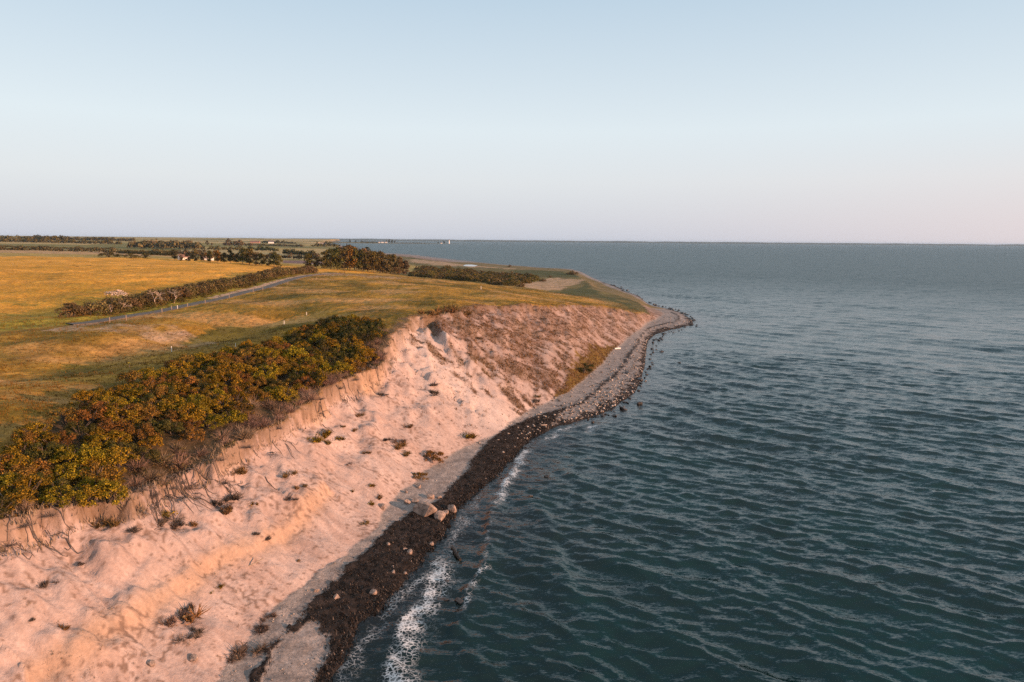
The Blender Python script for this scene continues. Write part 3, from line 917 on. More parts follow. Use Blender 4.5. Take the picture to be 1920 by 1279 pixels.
def twigs(g, n, rad, hgt, w, spread=1.0, base=0.15):
    """spray of fine twigs or blades: slim triangles in two segments"""
    az = g.uniform(0, 2 * math.pi, n)
    out = spread * np.sqrt(g.random(n))
    root = np.stack([np.cos(az), np.sin(az), 0 * az], 1) * (rad * base * g.random(n))[:, None]
    hh = hgt * (1.15 - 0.6 * out) * g.uniform(0.55, 1.1, n)
    tip = root + np.stack([np.cos(az) * out * rad, np.sin(az) * out * rad, hh], 1) + 0.12 * rad * g.normal(size=(n, 3))
    tip[:, 2] = np.abs(tip[:, 2])
    mid = (root + tip) / 2 + np.array([0, 0, 0.15]) * hh[:, None] + 0.08 * rad * g.normal(size=(n, 3))
    sd = rand_dirs(g, n) * w
    v = np.stack([root - sd, root + sd, mid + sd * 0.7, tip, mid - sd * 0.7], 1).reshape(-1, 3)
    i = np.arange(n)[:, None] * 5
    f = np.concatenate([np.concatenate([i, i + 1, i + 2, i + 4], 1), np.concatenate([i + 4, i + 2, i + 3, i + 3], 1)])
    faces = [tuple(q) if q[2] != q[3] else tuple(q[:3]) for q in f]
    return v, faces

def dome_lumps(g, rad, hgt, n, lr):
    L = []
    for _ in range(n):
        a, q = g.uniform(0, 2 * math.pi), math.sqrt(g.random())
        z = hgt * (0.16 + 0.82 * math.sqrt(max(0, 1 - q * q)) * g.uniform(0.5, 1.0))
        r = lr * g.uniform(0.7, 1.25)
        L.append((rad * q * math.cos(a), rad * q * math.sin(a), max(r * 0.5, z - r * 0.6), r))
    return L

def shrub_protos(prefix, mat, stem_mat, count, rad, hgt, nl, lr, per, size, seed):
    out = []
    for k in range(count):
        g = np.random.default_rng(seed + k)
        v, f = leaf_cloud(g, dome_lumps(g, rad, hgt, nl, lr), per, size)
        fm = mesh_from(prefix + '_foliage', v, f, mat)
        paths = []
        for _ in range(6):
            a, q = g.uniform(0, 6.28), g.uniform(0.2, 0.8)
            e = np.array([rad * q * math.cos(a), rad * q * math.sin(a), hgt * 0.75])
            paths.append(([(0, 0, -0.4), e * np.array([0.4, 0.4, 0.5]) + g.normal(size=3) * 0.05, e], (0.05 * rad, 0.032 * rad, 0.012 * rad)))
        v, f = tubes(paths)
        out.append([('foliage', fm), ('stem', mesh_from(prefix + '_stem', v, f, stem_mat))])
    return out

def twig_protos(prefix, mat, count, n, rad, hgt, w, seed, leaf=None, patch=0):
    out = []
    for k in range(count):
        g = np.random.default_rng(seed + k)
        if patch:
            V_, F_ = [], []
            for _ in range(patch):
                q = g.uniform(0.3, 0.75)
                v, f = twigs(g, int(n / patch), rad * q, hgt * g.uniform(0.5, 1.1), w)
                a_, r_ = g.uniform(0, 6.28), rad * 0.75 * math.sqrt(g.random())
                F_ += [tuple(i + len(V_) for i in face) for face in f]
                V_ += [tuple(p) for p in (v + np.array([1.3 * r_ * math.cos(a_), 0.7 * r_ * math.sin(a_), 0.0]))]
            v, f = V_, F_
        else:
            v, f = twigs(g, n, rad, hgt, w)
        parts = [('twigs', mesh_from(prefix + '_twigs', v, f, mat))]
        if leaf:
            v, f = leaf_cloud(g, dome_lumps(g, rad * 0.8, hgt * 0.8, 5, rad * 0.35), leaf[1], leaf[2])
            parts.append(('foliage', mesh_from(prefix + '_foliage', v, f, leaf[0])))
        out.append(parts)
    return out

def tree_protos(prefix, mat, bark, count, hgt, rad, seed, per=26.0, size=0.42, trunk=0.14, lumps=22, lr=0.38):
    out = []
    for k in range(count):
        g = np.random.default_rng(seed + k)
        L = []
        for _ in range(lumps):
            a, q = g.uniform(0, 6.28), math.sqrt(g.random())
            zz = g.uniform(0, 1)
            wid = math.sin(math.pi * (0.16 + 0.78 * zz)) ** 0.7
            L.append((rad * q * wid * math.cos(a) * 0.8, rad * q * wid * math.sin(a) * 0.8, hgt * (trunk + (0.94 - trunk) * zz), rad * lr * g.uniform(0.75, 1.2)))
        v, f = leaf_cloud(g, L, per, size)
        paths = [([(0, 0, -0.6), (0.1, 0, hgt * 0.3), (0.1 * g.normal(), 0.1, hgt * 0.75)], (hgt * 0.022, hgt * 0.016, hgt * 0.005))]
        for (lx, ly, lz, r) in L[:7]:
            st = (0.05, 0, max(hgt * 0.15, lz * 0.55))
            paths.append(([st, ((lx + st[0]) * 0.5, ly * 0.5, (lz + st[2]) * 0.52), (lx, ly, lz)], (hgt * 0.009, hgt * 0.006, hgt * 0.002)))
        tv, tf = tubes(paths, 5)
        out.append([('crown', mesh_from(prefix + '_crown', v, f, mat)), ('trunk', mesh_from(prefix + '_trunk', tv, tf, bark))])
    return out

def bare_tree_parts(seed, hgt, spread, mat, lean=(0, 0)):
    g = np.random.default_rng(seed)
    paths = []
    def grow(p, d, L, r, lev):
        pts, rr = [p], [r]
        for i in range(3):
            d = d + 0.22 * g.normal(size=3) + np.array([lean[0], lean[1], 0.02])
            d /= np.linalg.norm(d)
            p = p + d * L / 3
            pts.append(p); rr.append(r * (1 - 0.2 * (i + 1)))
        paths.append((pts, rr))
        if lev > 0:
            for _ in range(3 if lev > 1 else 4):
                nd = d + 0.75 * g.normal(size=3) * spread
                nd[2] = abs(nd[2]) * 0.6 + 0.15
                grow(pts[-1 - int(g.random() < 0.5)], nd / np.linalg.norm(nd), L * g.uniform(0.55, 0.8), r * 0.5, lev - 1)
    grow(np.array([0, 0, -0.4]), np.array([0.1, 0, 1.0]), hgt * 0.42, hgt * 0.035, 3)
    v, f = tubes(paths[:1], 6)
    v2, f2 = tubes(paths[1:], 3)
    return [('trunk', mesh_from('bare_trunk', v, f, mat)), ('branches', mesh_from('bare_branches', v2, f2, mat))]

def scatter_poly(poly, spacing, g, jit=0.38):
    poly = np.asarray(poly)[:, :2]
    x0, y0 = poly.min(0); x1, y1 = poly.max(0)
    pts = []
    row = 0
    yy = y0
    while yy < y1:
        xx = x0 + (0.5 * spacing if row % 2 else 0)
        while xx < x1:
            pts.append((xx + g.normal() * jit * spacing * 0.6, yy + g.normal() * jit * spacing * 0.6))
            xx += spacing
        yy += spacing * 0.87
        row += 1
    pts = np.array(pts)
    return pts[inside(pts[:, 0], pts[:, 1], poly)]

def put(name, label, cat, parts, xyz, g, sc=(0.8, 1.2), group=None):
    q = g.uniform(*sc)
    t_ = (q - sc[0]) / (sc[1] - sc[0])
    label = ('small ' if t_ < 0.33 else ('large ' if t_ > 0.67 else '')) + label
    return thing(name, label, cat, tuple(xyz), g.uniform(0, 6.28), (q * g.uniform(0.92, 1.1), q * g.uniform(0.92, 1.1), q * g.uniform(0.88, 1.12)), group, parts)

def at_depth(px, depth):
    """a place on the ground at this depth along a photo column"""
    x = (np.asarray(px, float) - 960) / FPX * np.asarray(depth, float)
    y = np.asarray(depth, float) * math.cos(PITCH)
    return np.stack([x, y, H(x, y)], -1)

# ------------------------------------------------------------------ road
def build_road():
    pts = ROAD[:, :2]
    t = np.linspace(2.5, len(pts) - 1, 160)
    cx, cyy = np.interp(t, range(len(pts)), pts[:, 0]), np.interp(t, range(len(pts)), pts[:, 1])
    for _ in range(6):
        cx[1:-1] = (cx[:-2] + cx[1:-1] + cx[2:]) / 3
        cyy[1:-1] = (cyy[:-2] + cyy[1:-1] + cyy[2:]) / 3
    d = np.stack([np.gradient(cx), np.gradient(cyy)], 1)
    d /= np.linalg.norm(d, axis=1, keepdims=True)
    nrm = np.stack([d[:, 1], -d[:, 0]], 1)
    zc = H(cx, cyy) + 0.22
    V, F = [], []
    for i in range(len(cx)):
        for o_, dz in ((-2.0, -0.35), (-1.9, 0), (0, 0.04), (1.9, 0), (2.0, -0.35)):
            V.append((cx[i] + nrm[i, 0] * o_, cyy[i] + nrm[i, 1] * o_, zc[i] + dz))
    for i in range(len(cx) - 1):
        for j in range(4):
            a = i * 5 + j
            F.append((a, a + 1, a + 6, a + 5))
    tag(obj('road', mesh_from('road', V, F, ASPHALT, False)), 'narrow grey asphalt lane beside the hedge', None, None, 'structure')
build_road()

# ------------------------------------------------------------------ thicket on the cliff top
g = np.random.default_rng(11)
pts = scatter_poly(THICKET, 2.55, g)
zz = H(pts[:, 0], pts[:, 1])
dr, _, _ = polydist(pts[:, 0], pts[:, 1], RIM)
ppx, ppy = project(pts[:, 0], pts[:, 1], zz + 1)
SHRUB_GOLD = shrub_protos('gold_shrub', LEAF_GOLD, BARK, 6, 1.55, 1.75, 24, 0.36, 900, 0.07, 100)
SHRUB_OCHRE = shrub_protos('ochre_shrub', LEAF_OCHRE, BARK, 4, 1.5, 1.7, 22, 0.36, 820, 0.07, 200)
SHRUB_DARK = shrub_protos('dark_shrub', LEAF_DARK, BARK, 3, 1.8, 2.2, 20, 0.5, 420, 0.085, 300)
DRY_SHRUB = twig_protos('dry_shrub', TWIG_DRY, 4, 260, 1.5, 1.5, 0.022, 400)
DRY_LEAFY = twig_protos('dry_leafy', TWIG_DRY, 3, 190, 1.4, 1.6, 0.022, 450, (LEAF_BROWN, 90, 0.11))
ZONES = [(70, 'at the left photo edge'), (140, 'just in from the left edge'), (210, 'left of the root tangle'), (280, 'above the root tangle'), (345, 'below the white post'), (410, 'right of the white post'),
         (470, 'left of mid strip'), (530, 'right of mid strip'), (590, 'before the dark shrubs'), (650, 'among the dark shrubs'), (9999, 'by the bare hollow')]
count_gold = 0
for (x, y), z, d, sx, sy in zip(pts, zz, dr, ppx, ppy):
    if sx < -35:
        continue
    zone = next(w for lim, w in ZONES if sx < lim)
    q = g.random()
    gr = 'shrubs of the cliff top thicket'
    z = z + (0.35 if d > 11 else 0)
    side_ = 'seaward side' if d < 6 else ('middle' if d < 11 else ('inner half' if d < 16 else 'field side'))
    if d < (0.9 if sx < 250 else (4.6 if sx < 500 else 2.8)) + 3.0 * pnoise(x / 6, y / 6, 5):
        if q < 0.6:
            put('dry_shrub', 'leafless grey brown shrub on the edge, ' + zone, 'shrub', DRY_SHRUB[int(g.integers(4))], (x, y, z - 0.1), g, (0.75, 1.25), gr)
        else:
            put('dry_shrub', 'half withered brown shrub on the edge, ' + zone, 'shrub', DRY_LEAFY[int(g.integers(3))], (x, y, z - 0.1), g, (0.75, 1.25), gr)
    elif sx > 600 and d > 4 and q < 0.55:
        put('leafy_shrub', 'tall dark green thicket shrub, ' + side_ + ', ' + zone, 'shrub', SHRUB_DARK[int(g.integers(3))], (x, y, z), g, (0.9, 1.25), gr)
    elif q < 0.26:
        put('leafy_shrub', 'ochre thicket shrub, ' + side_ + ', ' + zone, 'shrub', SHRUB_OCHRE[int(g.integers(3))], (x, y, z), g, (0.95, 1.45), gr)
    elif q < 0.42:
        put('leafy_shrub', 'dark thicket shrub, ' + side_ + ', ' + zone, 'shrub', SHRUB_DARK[int(g.integers(3))], (x, y, z), g, (0.75, 1.0), gr)
    else:
        put('leafy_shrub', 'olive gold thicket shrub, ' + side_ + ', ' + zone, 'shrub', SHRUB_GOLD[int(g.integers(6))], (x, y, z), g, (0.95, 1.5), gr)

# ------------------------------------------------------------------ hedge along the lane
HEDGE_SHRUB = shrub_protos('hedge_shrub', LEAF_BROWN, BARK, 4, 2.1, 3.2, 14, 0.85, 60, 0.2, 500)
HEDGE_GREEN = shrub_protos('hedge_green', LEAF_OLIVE, BARK, 3, 2.0, 2.6, 12, 0.8, 60, 0.2, 520)
g = np.random.default_rng(12)
for off, y0, y1, step, protos, lab, sc in ((9.0, 172, 330, 3.6, HEDGE_GREEN, 'low green shrub at the hedge foot', (0.45, 0.75)),
                                     (12.5, 168, 425, 3.2, HEDGE_SHRUB, 'brown leafed hedge shrub on the lane side', (1.0, 1.5)),
                                     (16.0, 180, 440, 3.4, HEDGE_SHRUB, 'brown leafed hedge shrub on the field side', (1.05, 1.5))):
    ys = np.arange(y0, y1, step) + g.normal(size=len(np.arange(y0, y1, step))) * 0.8
    xs = np.interp(ys, ROAD[:, 1], ROAD[:, 0]) - off + g.normal(size=len(ys)) * 0.7
    for x, y, z in zip(xs, ys, H(xs, ys)):
        where = next(w for lim, w in [(190, ', at its near end'), (212, ', by the pale round tree'), (235, ', by the forked bare tree'), (262, ', past the leaning bare tree'), (295, ', short of its middle'), (330, ', past its middle'), (370, ', beside the pink verge'), (999, ', at the lane bend')] if y < lim)
        put('hedge_shrub', lab + where, 'shrub', protos[int(g.integers(len(protos)))], (x, y, z - 0.1), g, sc, 'shrubs of the lane hedge')
for k, (px, py, h_, lab) in enumerate([(292, 566, 6.5, 'pale forked bare tree standing up out of the hedge'), (326, 560, 6.0, 'pale leaning bare tree right of the forked one'),
                               (305, 560, 5.5, 'thin pinkish bare tree behind the forked one'), (207, 581, 4.0, 'short pale bare trunk at the near end of the hedge'),
                               (374, 545, 5.0, 'wide pale bare crown in the middle of the hedge')]):
    w = hit([(px, py + 9)])[0]
    thing('bare_tree', lab, 'tree', (w[0], w[1], w[2]), k * 1.3, 1.0, 'bare trees of the lane hedge', bare_tree_parts(600 + k, h_, 0.8, BARK_PALE))
w = hit([(220, 586)])[0]
gg = np.random.default_rng(9)
lv, lf = leaf_cloud(gg, [(0, 0, 4.4, 1.5), (1.4, 0, 4.2, 1.1), (-1.4, 0.2, 4.3, 1.1), (0.3, 0.9, 4.7, 1.0), (2.0, 0.2, 4.3, 0.7), (-2.0, -0.2, 4.4, 0.7)], 60, 0.17, 0.6)
thing('round_tree', 'small tree with pale round pinkish crown by the hedge end', 'tree', tuple(w), 0, 1.15, None,
      [('crown', mesh_from('round_crown', lv, lf, TWIG_PALE))] + bare_tree_parts(630, 4.6, 0.6, BARK_PALE))

# ------------------------------------------------------------------ groves, trees, scrub
TREE_OLIVE = tree_protos('olive_tree', LEAF_OLIVE, BARK, 4, 12, 4.4, 700)
TREE_DARK = tree_protos('dark_tree', LEAF_DARK, BARK, 3, 12, 4.2, 720)
TREE_BROWN = tree_protos('brown_tree', LEAF_BROWN, BARK, 4, 12, 4.3, 740, trunk=0.08)
TREE_OCHRE = tree_protos('ochre_tree', LEAF_OCHRE, BARK, 3, 12, 4.2, 760)
KIND = {'o': (TREE_OLIVE, 'olive green'), 'd': (TREE_DARK, 'dark green'), 'b': (TREE_BROWN, 'brown'), 'y': (TREE_OCHRE, 'ochre')}
g = np.random.default_rng(13)
def tree_row(rows, depth, where, group, width=1.0):
    for (px, hpx, k) in rows:
        dd = depth(px) if callable(depth) else depth
        w = at_depth([px], [dd])[0]
        protos, cn = KIND[k]
        hm = hpx / FPX * dd
        thing('broadleaf_tree', cn + ' tree ' + where, 'tree', (w[0], w[1], w[2] - 0.2), g.uniform(0, 6.28), (hm / 12 * width, hm / 12 * width, hm / 12), group, protos[int(g.integers(len(protos)))])
tree_row([(337, 20, 'd'), (349, 11, 'b'), (362, 17, 'b'), (375, 24, 'b'), (389, 16, 'b'), (402, 22, 'o'), (415, 24, 'y'), (428, 20, 'o'), (440, 25, 'd'), (451, 17, 'o'),
          (462, 30, 'd'), (474, 33, 'o'), (486, 24, 'b'), (497, 24, 'o'), (509, 20, 'b'), (520, 28, 'd'), (529, 22, 'o')],
         lambda p: 560 + (530 - p) * 0.35, 'in the line along the far edge of the left field', 'trees along the left field edge')
tree_row([(368, 15, 'b'), (395, 13, 'y'), (420, 17, 'b'), (446, 15, 'b'), (470, 18, 'o')], 690, 'in the second line behind the left field edge', 'trees along the left field edge')
tree_row([(581, 27, 'o'), (598, 21, 'd')], 600, 'standing apart left of the grove', 'pair of trees left of the grove', 1.25)
tree_row([(613, 32, 'o'), (624, 38, 'd'), (637, 41, 'd'), (649, 42, 'b'), (660, 43, 'y'), (671, 40, 'd'), (682, 40, 'd'), (693, 41, 'o'), (704, 40, 'o'), (715, 39, 'o'),
          (727, 37, 'b'), (739, 35, 'b'), (751, 32, 'b'), (762, 28, 'b')], lambda p: 600 + (p - 613) * 0.25, 'in the front row of the grove', 'trees of the grove')
tree_row([(640, 40, 'b'), (655, 43, 'b'), (668, 43, 'y'), (684, 40, 'b'), (700, 39, 'y'), (716, 38, 'b'), (734, 35, 'b'), (750, 31, 'b')], lambda p: 640 + (p - 613) * 0.25,
         'in the back row of the grove', 'trees of the grove')
tree_row([(660, 20, 'd')], 1500, 'rising behind the grove against the bay', None, 1.2)
tree_row([(692, 16, 'd')], 1500, 'with a low crown just right of that, against the bay water', None, 1.6)
tree_row([(704, 10, 'b')], 1450, 'low beside the dark tree against the bay water', None, 1.6)
def bush_at(px, depth, wpx, hpx, protos, lab, cat='bush', rad0=1.8, h0=3.0, group=None):
    w = at_depth([px], [depth])[0]
    q = depth / FPX
    thing('field_bush', lab, cat, (w[0], w[1], w[2] - 0.2), 0.4, (wpx * q / 2 / rad0, wpx * q / 2 / rad0, hpx * q / h0), group, protos)
bush_at(216, 640, 32, 17, SHRUB_DARK[0], 'largest dark bush at the far edge of the orange field')
bush_at(236, 640, 14, 9, SHRUB_DARK[1], 'small bush right beside the largest field bush')
bush_at(256, 630, 25, 13, SHRUB_DARK[2], 'rounded dark bush in the middle of the field bushes')
bush_at(284, 640, 22, 9, HEDGE_GREEN[0], 'low olive bush rightmost of the field bushes', rad0=2.1, h0=2.6)

for px, dep, w_, lab in [(107, 470, 5, 'tiny dark tussock in the orange field, leftmost'), (150, 430, 5, 'tiny dark tussock in the orange field, second from left'), (156, 415, 5, 'tiny dark tussock just below the second one'), (178, 430, 8, 'low dark tussock in the middle of the orange field'), (252, 450, 6, 'tiny dark tussock below the rounded field bush')]:
    bush_at(px, dep, w_, 2.0, HEDGE_SHRUB[0], lab, 'tussock', rad0=2.1, h0=3.2)
SCRUB = shrub_protos('scrub', LEAF_OLIVE, BARK, 4, 3.6, 3.6, 14, 1.3, 22, 0.34, 800)
SCRUB_B = shrub_protos('scrub_brown', LEAF_BROWN, BARK, 3, 3.6, 3.2, 14, 1.3, 22, 0.34, 820)
scr = poly_px([(765, 530), (790, 505), (850, 507), (910, 511), (960, 516), (1004, 521), (998, 530), (960, 534), (985, 545), (955, 547), (900, 541), (830, 536)], 4.0)
pts = scatter_poly(scr, 11.0, g)
zz = H(pts[:, 0], pts[:, 1])
sx, sy = project(pts[:, 0], pts[:, 1], zz + 3)
for (x, y), z, a in zip(pts, zz, sx):
    b_ = g.random() < 0.35
    where = 'beside the grove' if a < 850 else ('in the middle of the hollow' if a < 930 else 'towards the pale reed flat')
    put('scrub_bush', ('brownish' if b_ else 'olive') + ' scrub bush on the low ground ' + where, 'bush', (SCRUB_B if b_ else SCRUB)[int(g.integers(3))], (x, y, z - 0.2), g, (0.9, 1.7), 'scrub bushes on the low ground')
for px, dep, w_, h_, lab in [(1072, 760, 24, 8, 'dark mound of scrub on the far corner of the headland'), (955, 1000, 7, 5, 'lone dark bush near the far beach'), (783, 800, 10, 8, 'small bush between grove and far beach'),
                       (1017, 620, 14, 6, 'low bush at the near edge of the reed flat'), (1030, 700, 9, 4, 'tiny bush in the reed flat')]:
    bush_at(px, dep, w_, h_, SCRUB_B[0], lab, rad0=3.6, h0=3.2)

# ------------------------------------------------------------------ distant hedges and woods
def leaf_strip(g, xyz0, xyz1, hgt, wid, mat, name, density=0.55, size=0.9, ragged=0.4):
    xyz0, xyz1 = np.array(xyz0), np.array(xyz1)
    L = np.hypot(*(xyz1 - xyz0)[:2])
    k = max(8, int(L / (hgt * 0.38)))
    t = np.linspace(0, 1, k) + g.normal(size=k) * 0.3 / k
    px_, py_ = xyz0[0] + t * (xyz1[0] - xyz0[0]), xyz0[1] + t * (xyz1[1] - xyz0[1])
    px_ = px_ + g.normal(size=k) * wid * 0.25
    py_ = py_ + g.normal(size=k) * wid * 0.25
    z = H(px_, py_)
    hs = hgt * (1 + ragged * g.normal(size=k)).clip(0.4, 1.9)
    lumps = [(a, b, c + h_ * 0.45, h_ * 0.6) for a, b, c, h_ in zip(px_, py_, z, hs)]
    v, f = leaf_cloud(g, lumps, density * 55 / (hgt * hgt) * 2.2, hgt * 0.22)
    ctr = np.array([px_.mean(), py_.mean(), z.mean()])
    return mesh_from(name, v - ctr, f, mat), ctr

g = np.random.default_rng(14)
for a, b, d0, d1, h_, mat, lab in [(-20, 236, 1000, 1010, 4.5, LEAF_BROWN, 'long brown hedge behind the field with tractor lines'),
                                   (236, 335, 1000, 760, 4.0, LEAF_BROWN, 'hedge slanting down from the long brown hedge'),
                                   (300, 395, 1150, 1150, 5.0, LEAF_BROWN, 'short reddish hedge in front of the tall wood'),
                                   (350, 480, 1000, 980, 4.5, LEAF_BROWN, 'hedge behind the left line of trees'),
                                   (470, 600, 1120, 1060, 5.5, LEAF_BROWN, 'ragged hedge beyond the tan field'),
                                   (472, 530, 1750, 1700, 8.0, LEAF_DARK, 'dark hedge on the middle distance slope'),
                                   (540, 598, 1450, 1300, 7.0, LEAF_DARK, 'dark hedge ending above the pair of trees'),
                                   (590, 640, 2600, 2700, 13.0, LEAF_DARK, 'dark hedge falling towards the bay'),
                                   (-20, 225, 1500, 1450, 3.0, LEAF_BROWN, 'thin brown hedge line below the left skyline'),
                                   (400, 470, 1700, 1700, 7.0, LEAF_OLIVE, 'olive hedge right of the tall wood'),
                                   (450, 575, 2600, 2500, 6.0, LEAF_BROWN, 'low brown hedge high on the far slope')]:
    p0, p1 = at_depth([a], [d0])[0], at_depth([b], [d1])[0]
    me, c = leaf_strip(g, p0, p1, h_, h_ * 0.8, mat, 'hedgerow')
    tag(obj('hedgerow', me, None, tuple(c)), lab, 'hedge', 'distant field hedges')
for a, b, d0, h_, mat, lab, rag in [(-30, 110, 2900, 12, LEAF_OLIVE, 'grey green wood on the left skyline', 0.3), (70, 135, 2700, 17, LEAF_OLIVE, 'raised wood top on the left skyline', 0.25),
                               (110, 260, 3000, 11, LEAF_OLIVE, 'wood stretching along the left skyline', 0.35), (0, 240, 2200, 8, LEAF_OLIVE, 'scattered copses below the left skyline', 0.5),
                               (258, 386, 1700, 14, LEAF_BROWN, 'tall brown wood on the skyline', 0.22), (262, 380, 1760, 17, LEAF_BROWN, 'rear rank of the tall brown wood', 0.2),
                               (430, 470, 2400, 12, LEAF_BROWN, 'small copse right of the tall brown wood', 0.4), (500, 560, 3600, 9, LEAF_DARK, 'dark copse by the farm on the skyline', 0.5)]:
    p0, p1 = at_depth([a], [d0])[0], at_depth([b], [d0])[0]
    me, c = leaf_strip(g, p0, p1, h_, h_ * 2.0, mat, 'woodland', 1.0, ragged=rag)
    tag(obj('woodland', me, None, tuple(c)), lab, 'wood', None, 'stuff')
tree_row([(399, 9, 'd'), (407, 5, 'b'), (457, 6, 'b'), (478, 6, 'b'), (438, 14, 'b')], 2400, 'standing alone on the far skyline', 'lone skyline trees', 1.2)

# ------------------------------------------------------------------ far shore, spit, lighthouse, houses
def ridge(name, x0, x1, y, depth, hfun, mat, label):
    xs = np.linspace(x0, x1, 420)
    V, F = [], []
    hs = hfun(xs)
    prof = [(-0.5, -1.0), (-0.42, 0.35), (-0.2, 0.8), (0.0, 1.0), (0.25, 0.7), (0.5, -1.0)]
    for i, x in enumerate(xs):
        for (t, hh) in prof:
            V.append((x, y + depth * t + 0.04 * (x - x0), hs[i] * hh if hh > 0 else -3))
    m = len(prof)
    for i in range(len(xs) - 1):
        for j in range(m - 1):
            a = i * m + j
            F.append((a, a + m, a + m + 1, a + 1))
    o = obj(name, mesh_from(name, V, F, mat, False))
    tag(o, label, None, None, 'structure')
ridge('far_hills', -6500, 16000, 14500, 1500, lambda x: 33 + 8 * fbm(x / 900, x * 0, 5, 401) + 5 * np.exp(-((x + 3000) / 2500) ** 2), FAR_LAND, 'thin dark line of land beyond the sea')

SPIT_D = 6300.0
def spit_pt(px, off=0.0):
    d = SPIT_D + off
    return np.array([(px - 960) / FPX * d, d * 0.989, 0.0])
def build_spit():
    xs = np.linspace(560, 884, 120)
    V, F = [], []
    for i, px in enumerate(xs):
        c = spit_pt(px)
        taper = min(1.0, (884 - px) / 60)
        w = 40 + 230 * taper
        h = (2.5 + 5.5 * sstep(800, 650, px)) * (0.25 + 0.75 * taper) * (1 + 0.3 * pnoise(np.array([px / 14]), np.array([0.3]), 7)[0])
        for t, hh in ((-0.5, -0.4), (-0.44, 0.55), (-0.25, 0.9), (0.1, 1.0), (0.4, 0.5), (0.5, -0.4)):
            V.append((c[0], c[1] + w * t, h * hh if hh > 0 else -1.5))
    for i in range(len(xs) - 1):
        for j in range(5):
            a = i * 6 + j
            F.append((a, a + 6, a + 7, a + 1))
    tag(obj('spit', mesh_from('spit', V, F, plain_mat('spit_ground', (0.13, 0.11, 0.05), noise=0.4, nscale=0.01))), 'low spit of land running out to the lighthouse', None, None, 'structure')
build_spit()

def lathe(prof, seg=20):
    V, F = [], []
    for i, (r, z) in enumerate(prof):
        for j in range(seg):
            t = 2 * math.pi * j / seg
            V.append((r * math.cos(t), r * math.sin(t), z))
    for i in range(len(prof) - 1):
        for j in range(seg):
            F.append((i * seg + j, i * seg + (j + 1) % seg, (i + 1) * seg + (j + 1) % seg, (i + 1) * seg + j))
    F.append(tuple(range(seg - 1, -1, -1)))
    F.append(tuple(range((len(prof) - 1) * seg, len(prof) * seg)))
    return V, F

def box(x0, x1, y0, y1, z0, z1):
    V = [(x0, y0, z0), (x1, y0, z0), (x1, y1, z0), (x0, y1, z0), (x0, y0, z1), (x1, y0, z1), (x1, y1, z1), (x0, y1, z1)]
    F = [(3, 2, 1, 0), (4, 5, 6, 7), (0, 1, 5, 4), (1, 2, 6, 5), (2, 3, 7, 6), (3, 0, 4, 7)]
    return V, F

def join(*vf):
    V, F = [], []
    for v, f in vf:
        k = len(V)
        V += [tuple(p) for p in v]
        F += [tuple(i + k for i in q) for q in f]
    return V, F

p = spit_pt(843, -40)
lh = thing('lighthouse', 'white lighthouse tower at the end of the spit', 'lighthouse', (p[0], p[1], 1.5), 0, 1.0, None, [])
V, F = lathe([(6.2, 0), (6.2, 3), (5.6, 3.2), (4.2, 30), (4.2, 31)], 24)
tower = obj('tower', mesh_from('tower', V, F, PAINT_WHITE, True), lh)
for zz_ in (8, 16, 24):
    V, F = box(-0.7, 0.7, -6.0, -4.0, zz_, zz_ + 2.4)
    obj('window', mesh_from('lh_window', V, F, GLASS_DARK), tower)
V, F = box(-1.0, 1.0, -6.5, -5.0, 0.2, 3.4)
obj('door', mesh_from('lh_door', V, F, WOOD_DARK), tower)
V, F = lathe([(5.2, 31), (5.6, 31.4), (5.6, 31.9), (3.6, 32)], 24)
obj('gallery', mesh_from('gallery', V, F, PAINT_WHITE), lh)
V, F = lathe([(5.4, 32.9), (5.5, 33.0), (5.4, 33.1)], 24)
obj('railing', mesh_from('railing', V, F, ROOF_GREY), lh)
V, F = lathe([(3.0, 32), (3.0, 36.5)], 16)
obj('lantern_room', mesh_from('lantern_room', V, F, GLASS_DARK), lh)
V, F = lathe([(3.5, 36.4), (3.2, 37.2), (2.0, 38.6), (0.5, 39.6), (0.3, 41.0), (0.05, 42.5)], 16)
obj('dome', mesh_from('dome', V, F, ROOF_RED), lh)

def house(label, loc, rz, L, Wd, hw, hr, wall, roof, group=None, sc=1.0):
    t = thing('house', label, 'house', tuple(loc), rz, sc, group, [])
    V, F = box(-L / 2, L / 2, -Wd / 2, Wd / 2, -0.8, hw)
    k = len(V)
    V += [(-L / 2, 0, hw + hr * 0.96), (L / 2, 0, hw + hr * 0.96)]
    F += [(4, 7, k), (5, k + 1, 6)]
    w_ = obj('wall', mesh_from('house_wall', V, F, wall), t)
    e = 0.5
    V = [(-L / 2 - e, -Wd / 2 - e, hw - 0.3), (L / 2 + e, -Wd / 2 - e, hw - 0.3), (L / 2 + e, 0, hw + hr), (-L / 2 - e, 0, hw + hr), (L / 2 + e, Wd / 2 + e, hw - 0.3), (-L / 2 - e, Wd / 2 + e, hw - 0.3)]
    V += [(a, b, c + 0.25) for a, b, c in V]
    F = [(6, 7, 8, 9), (9, 8, 10, 11), (0, 3, 2, 1), (3, 5, 4, 2), (0, 1, 7, 6), (4, 5, 11, 10), (1, 2, 8, 7), (2, 4, 10, 8), (3, 0, 6, 9), (5, 3, 9, 11)]
    r_ = obj('roof', mesh_from('house_roof', V, F, roof), t)
    V, F = box(-0.5, 0.5, -0.4, 0.4, hw + hr * 0.6, hw + hr + 1.2)
    obj('chimney', mesh_from('chimney', V, F, ROOF_RED), r_, (L * 0.2, 0, 0))
    wm = mesh_from('house_window', *box(-0.6, 0.6, -0.06, 0.06, 0.9, 2.1), GLASS_DARK)
    for sgn in (-1, 1):
        for q in (-0.32, 0.0, 0.32):
            obj('window', wm, w_, (L * q, sgn * Wd / 2, 0))
    return t
w = at_depth([353], [640])[0]
